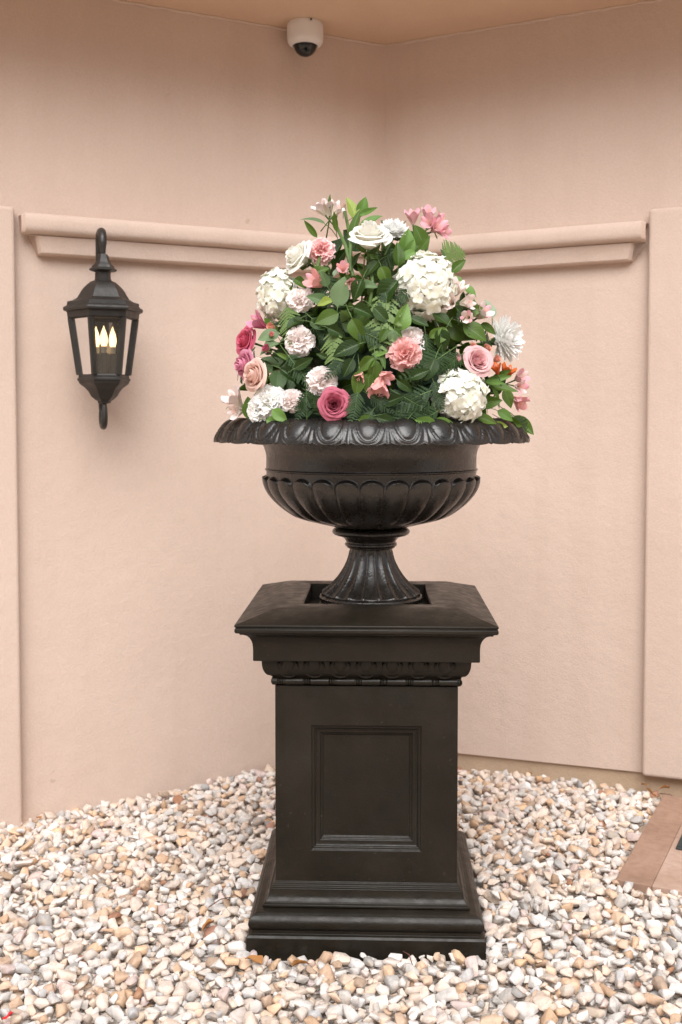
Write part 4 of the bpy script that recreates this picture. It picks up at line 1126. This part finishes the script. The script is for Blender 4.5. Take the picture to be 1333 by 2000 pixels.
def fern(bx, by, tx, ty, colr='fern', lift=.02):
    p, n = surf((bx+tx)/2, (by+ty)/2); a = surf(bx, by)[0]; b = surf(tx, ty)[0]
    a = at(bx, by, a.y - lift*.4); b = at(tx, ty, b.y - lift*1.4); t = b - a
    nn = (n*.7 + C*.4 + Vector((rnd.gauss(0,.2), 0, rnd.gauss(.1,.2)))).normalized()
    o = empty('fern_frond', M=basis(a, t, nn, t.length))
    tag(o, uniq(('dark ' if colr == 'fern' else 'pale ') + 'fern frond', (bx+tx)/2, (by+ty)/2, ''), 'fern', 'fern fronds in the bouquet')
    tag(link('leaflets', rnd.choice(FERN), o, L[colr]), kind='stuff'); link('rachis', FST, o)
FERNS = [(752,560,735,690,'fernpale'),(648,640,652,724,'fernpale'),(800,800,703,815),(820,790,772,852),(850,760,745,800),(872,690,795,742),(828,722,905,690),(765,830,862,788),
 (600,822,598,748),(640,815,596,770),(862,500,914,478,'fernpale'),(915,610,942,562,'fernpale'),(560,690,604,748),(560,595,572,662,'fernpale'),(1000,812,1046,858),(690,640,758,668),
 (845,740,872,800),(730,800,700,840),(700,760,690,825),(780,770,840,805),(680,690,640,740),(555,640,588,622),(760,600,745,540),(930,655,975,668),(720,770,770,800),(905,690,868,722),
 (800,560,770,600),(745,640,760,560),(605,760,580,822),(860,800,800,838),(880,725,878,775,'fernpale')]
for f in FERNS: fern(*f)
for i in range(9):
    p, n = mound_point(rs, .80, .92); px, py = project(p)
    if py > 800: continue
    a_ = rs.uniform(0, 6.283); l_ = rs.uniform(55, 95)
    if py + math.sin(a_)*l_ > 815: a_ = -a_
    fern(px, py, px + l_*math.cos(a_), py + l_*math.sin(a_), 'fern', .0)

# ---- long stems rising to the top blooms
mb = MB().lathe([(.30, 0.0), (.27, .10), (.20, .22), (.12, .30), (.001, .33)], 24)
fo = mb.build('floral_foam', M_foam, urn); fo.location = (0, 0, 1.262 - UB)
for (a, b, owner) in (((690, 540), (650, 425), 'the top pale alstroemeria'), ((685, 530), (673, 408), 'the tall bud'), ((815, 520), (838, 462), 'the top pink alstroemeria'), ((722, 600), (722, 505), 'the top cream rose'), ((600, 560), (625, 500), 'the top pink carnation')):
    p0 = surf(*a)[0]; p1 = at(b[0], b[1], surf(*b)[0].y); ow = OWN[owner]; iv = ow.matrix_basis.inverted()
    mid_ = (p0 + p1)/2 + Vector((.008, 0, .0)); k_ = iv.to_scale().x
    link('long_stem', tube_mesh('long_stem', [iv @ p0, iv @ mid_, iv @ p1], [.005*k_, .0045*k_, .004*k_], M_stem, 7), ow)

# ================================================================== SMALL THINGS ON THE GRAVEL
M_dry = plain('dry_leaf', (.36, .17, .06), .8, .2); M_red = plain('red_petal', (.62, .02, .03), .5)
M_twig = plain('twig', (.16, .06, .035), .8)
DRY = [leaf_mesh(.55, .5, .5, .25, 31), leaf_mesh(.45, .4, -.4, .3, 32)]
def dry(px, py, ln, ang, label, z=.012, mat=M_dry, name='dry_leaf', cat='dry leaf'):
    p = on_ground(px, py, z); o = link(name, DRY[int(px) % 2], None, mat)
    o.matrix_basis = Matrix.Translation(p) @ Euler((R(rnd.uniform(10, 35)), R(rnd.uniform(-30, 30)), R(ang))).to_matrix().to_4x4() @ Matrix.Scale(ln, 4)
    tag(o, label, cat)
dry(512, 1884, .045, 60, 'curled orange dry leaf at the left front foot of the pedestal')
dry(572, 1888, .04, -60, 'orange dry leaf against the front of the pedestal base')
dry(418, 1802, .04, 140, 'orange dry leaf on gravel left of the pedestal')
dry(958, 1785, .035, 20, 'rust dry leaf on gravel right of the pedestal base')
dry(1222, 1742, .022, 20, 'tiny yellow leaf in front of the reddish step', .01, L['yellow'], 'fallen_leaf', 'leaf')
dry(80, 1600, .03, 40, 'brown dry leaf by the left pilaster foot', -.03)
dry(1283, 1556, .04, 80, 'dry brown leaf on the back of the reddish step', .052)
dry(1262, 1535, .03, 10, 'brown dry leaf wedged under the right pilaster edge', .03)
dry(1308, 1540, .035, 100, 'curled brown dry leaf behind the step under the right pilaster', .05)
dry(1040, 1512, .02, 70, 'small brown dry leaf against the bare footing right of the pedestal', .0)
dry(3, 1992, .03, -90, 'red petal at the bottom left corner of the gravel', .015, M_red, 'fallen_petal', 'petal')
for (x0, y0, x1, y1, lab) in ((408, 1772, 450, 1752, 'thin reddish twig on gravel left of the pedestal'), (788, 1858, 806, 1884, 'thin pale grass stalk in front of the pedestal base'), (1290, 1550, 1325, 1562, 'thin dry twig at the back of the reddish step')):
    a = on_ground(x0, y0, .02); b = on_ground(x1, y1, .018); c_ = (a+b)/2 + Vector((.003, 0, .008))
    tag(link('twig', tube_mesh('twig', [a, c_, b], [.0016, .0014, .0009], M_twig, 5)), lab, 'twig')
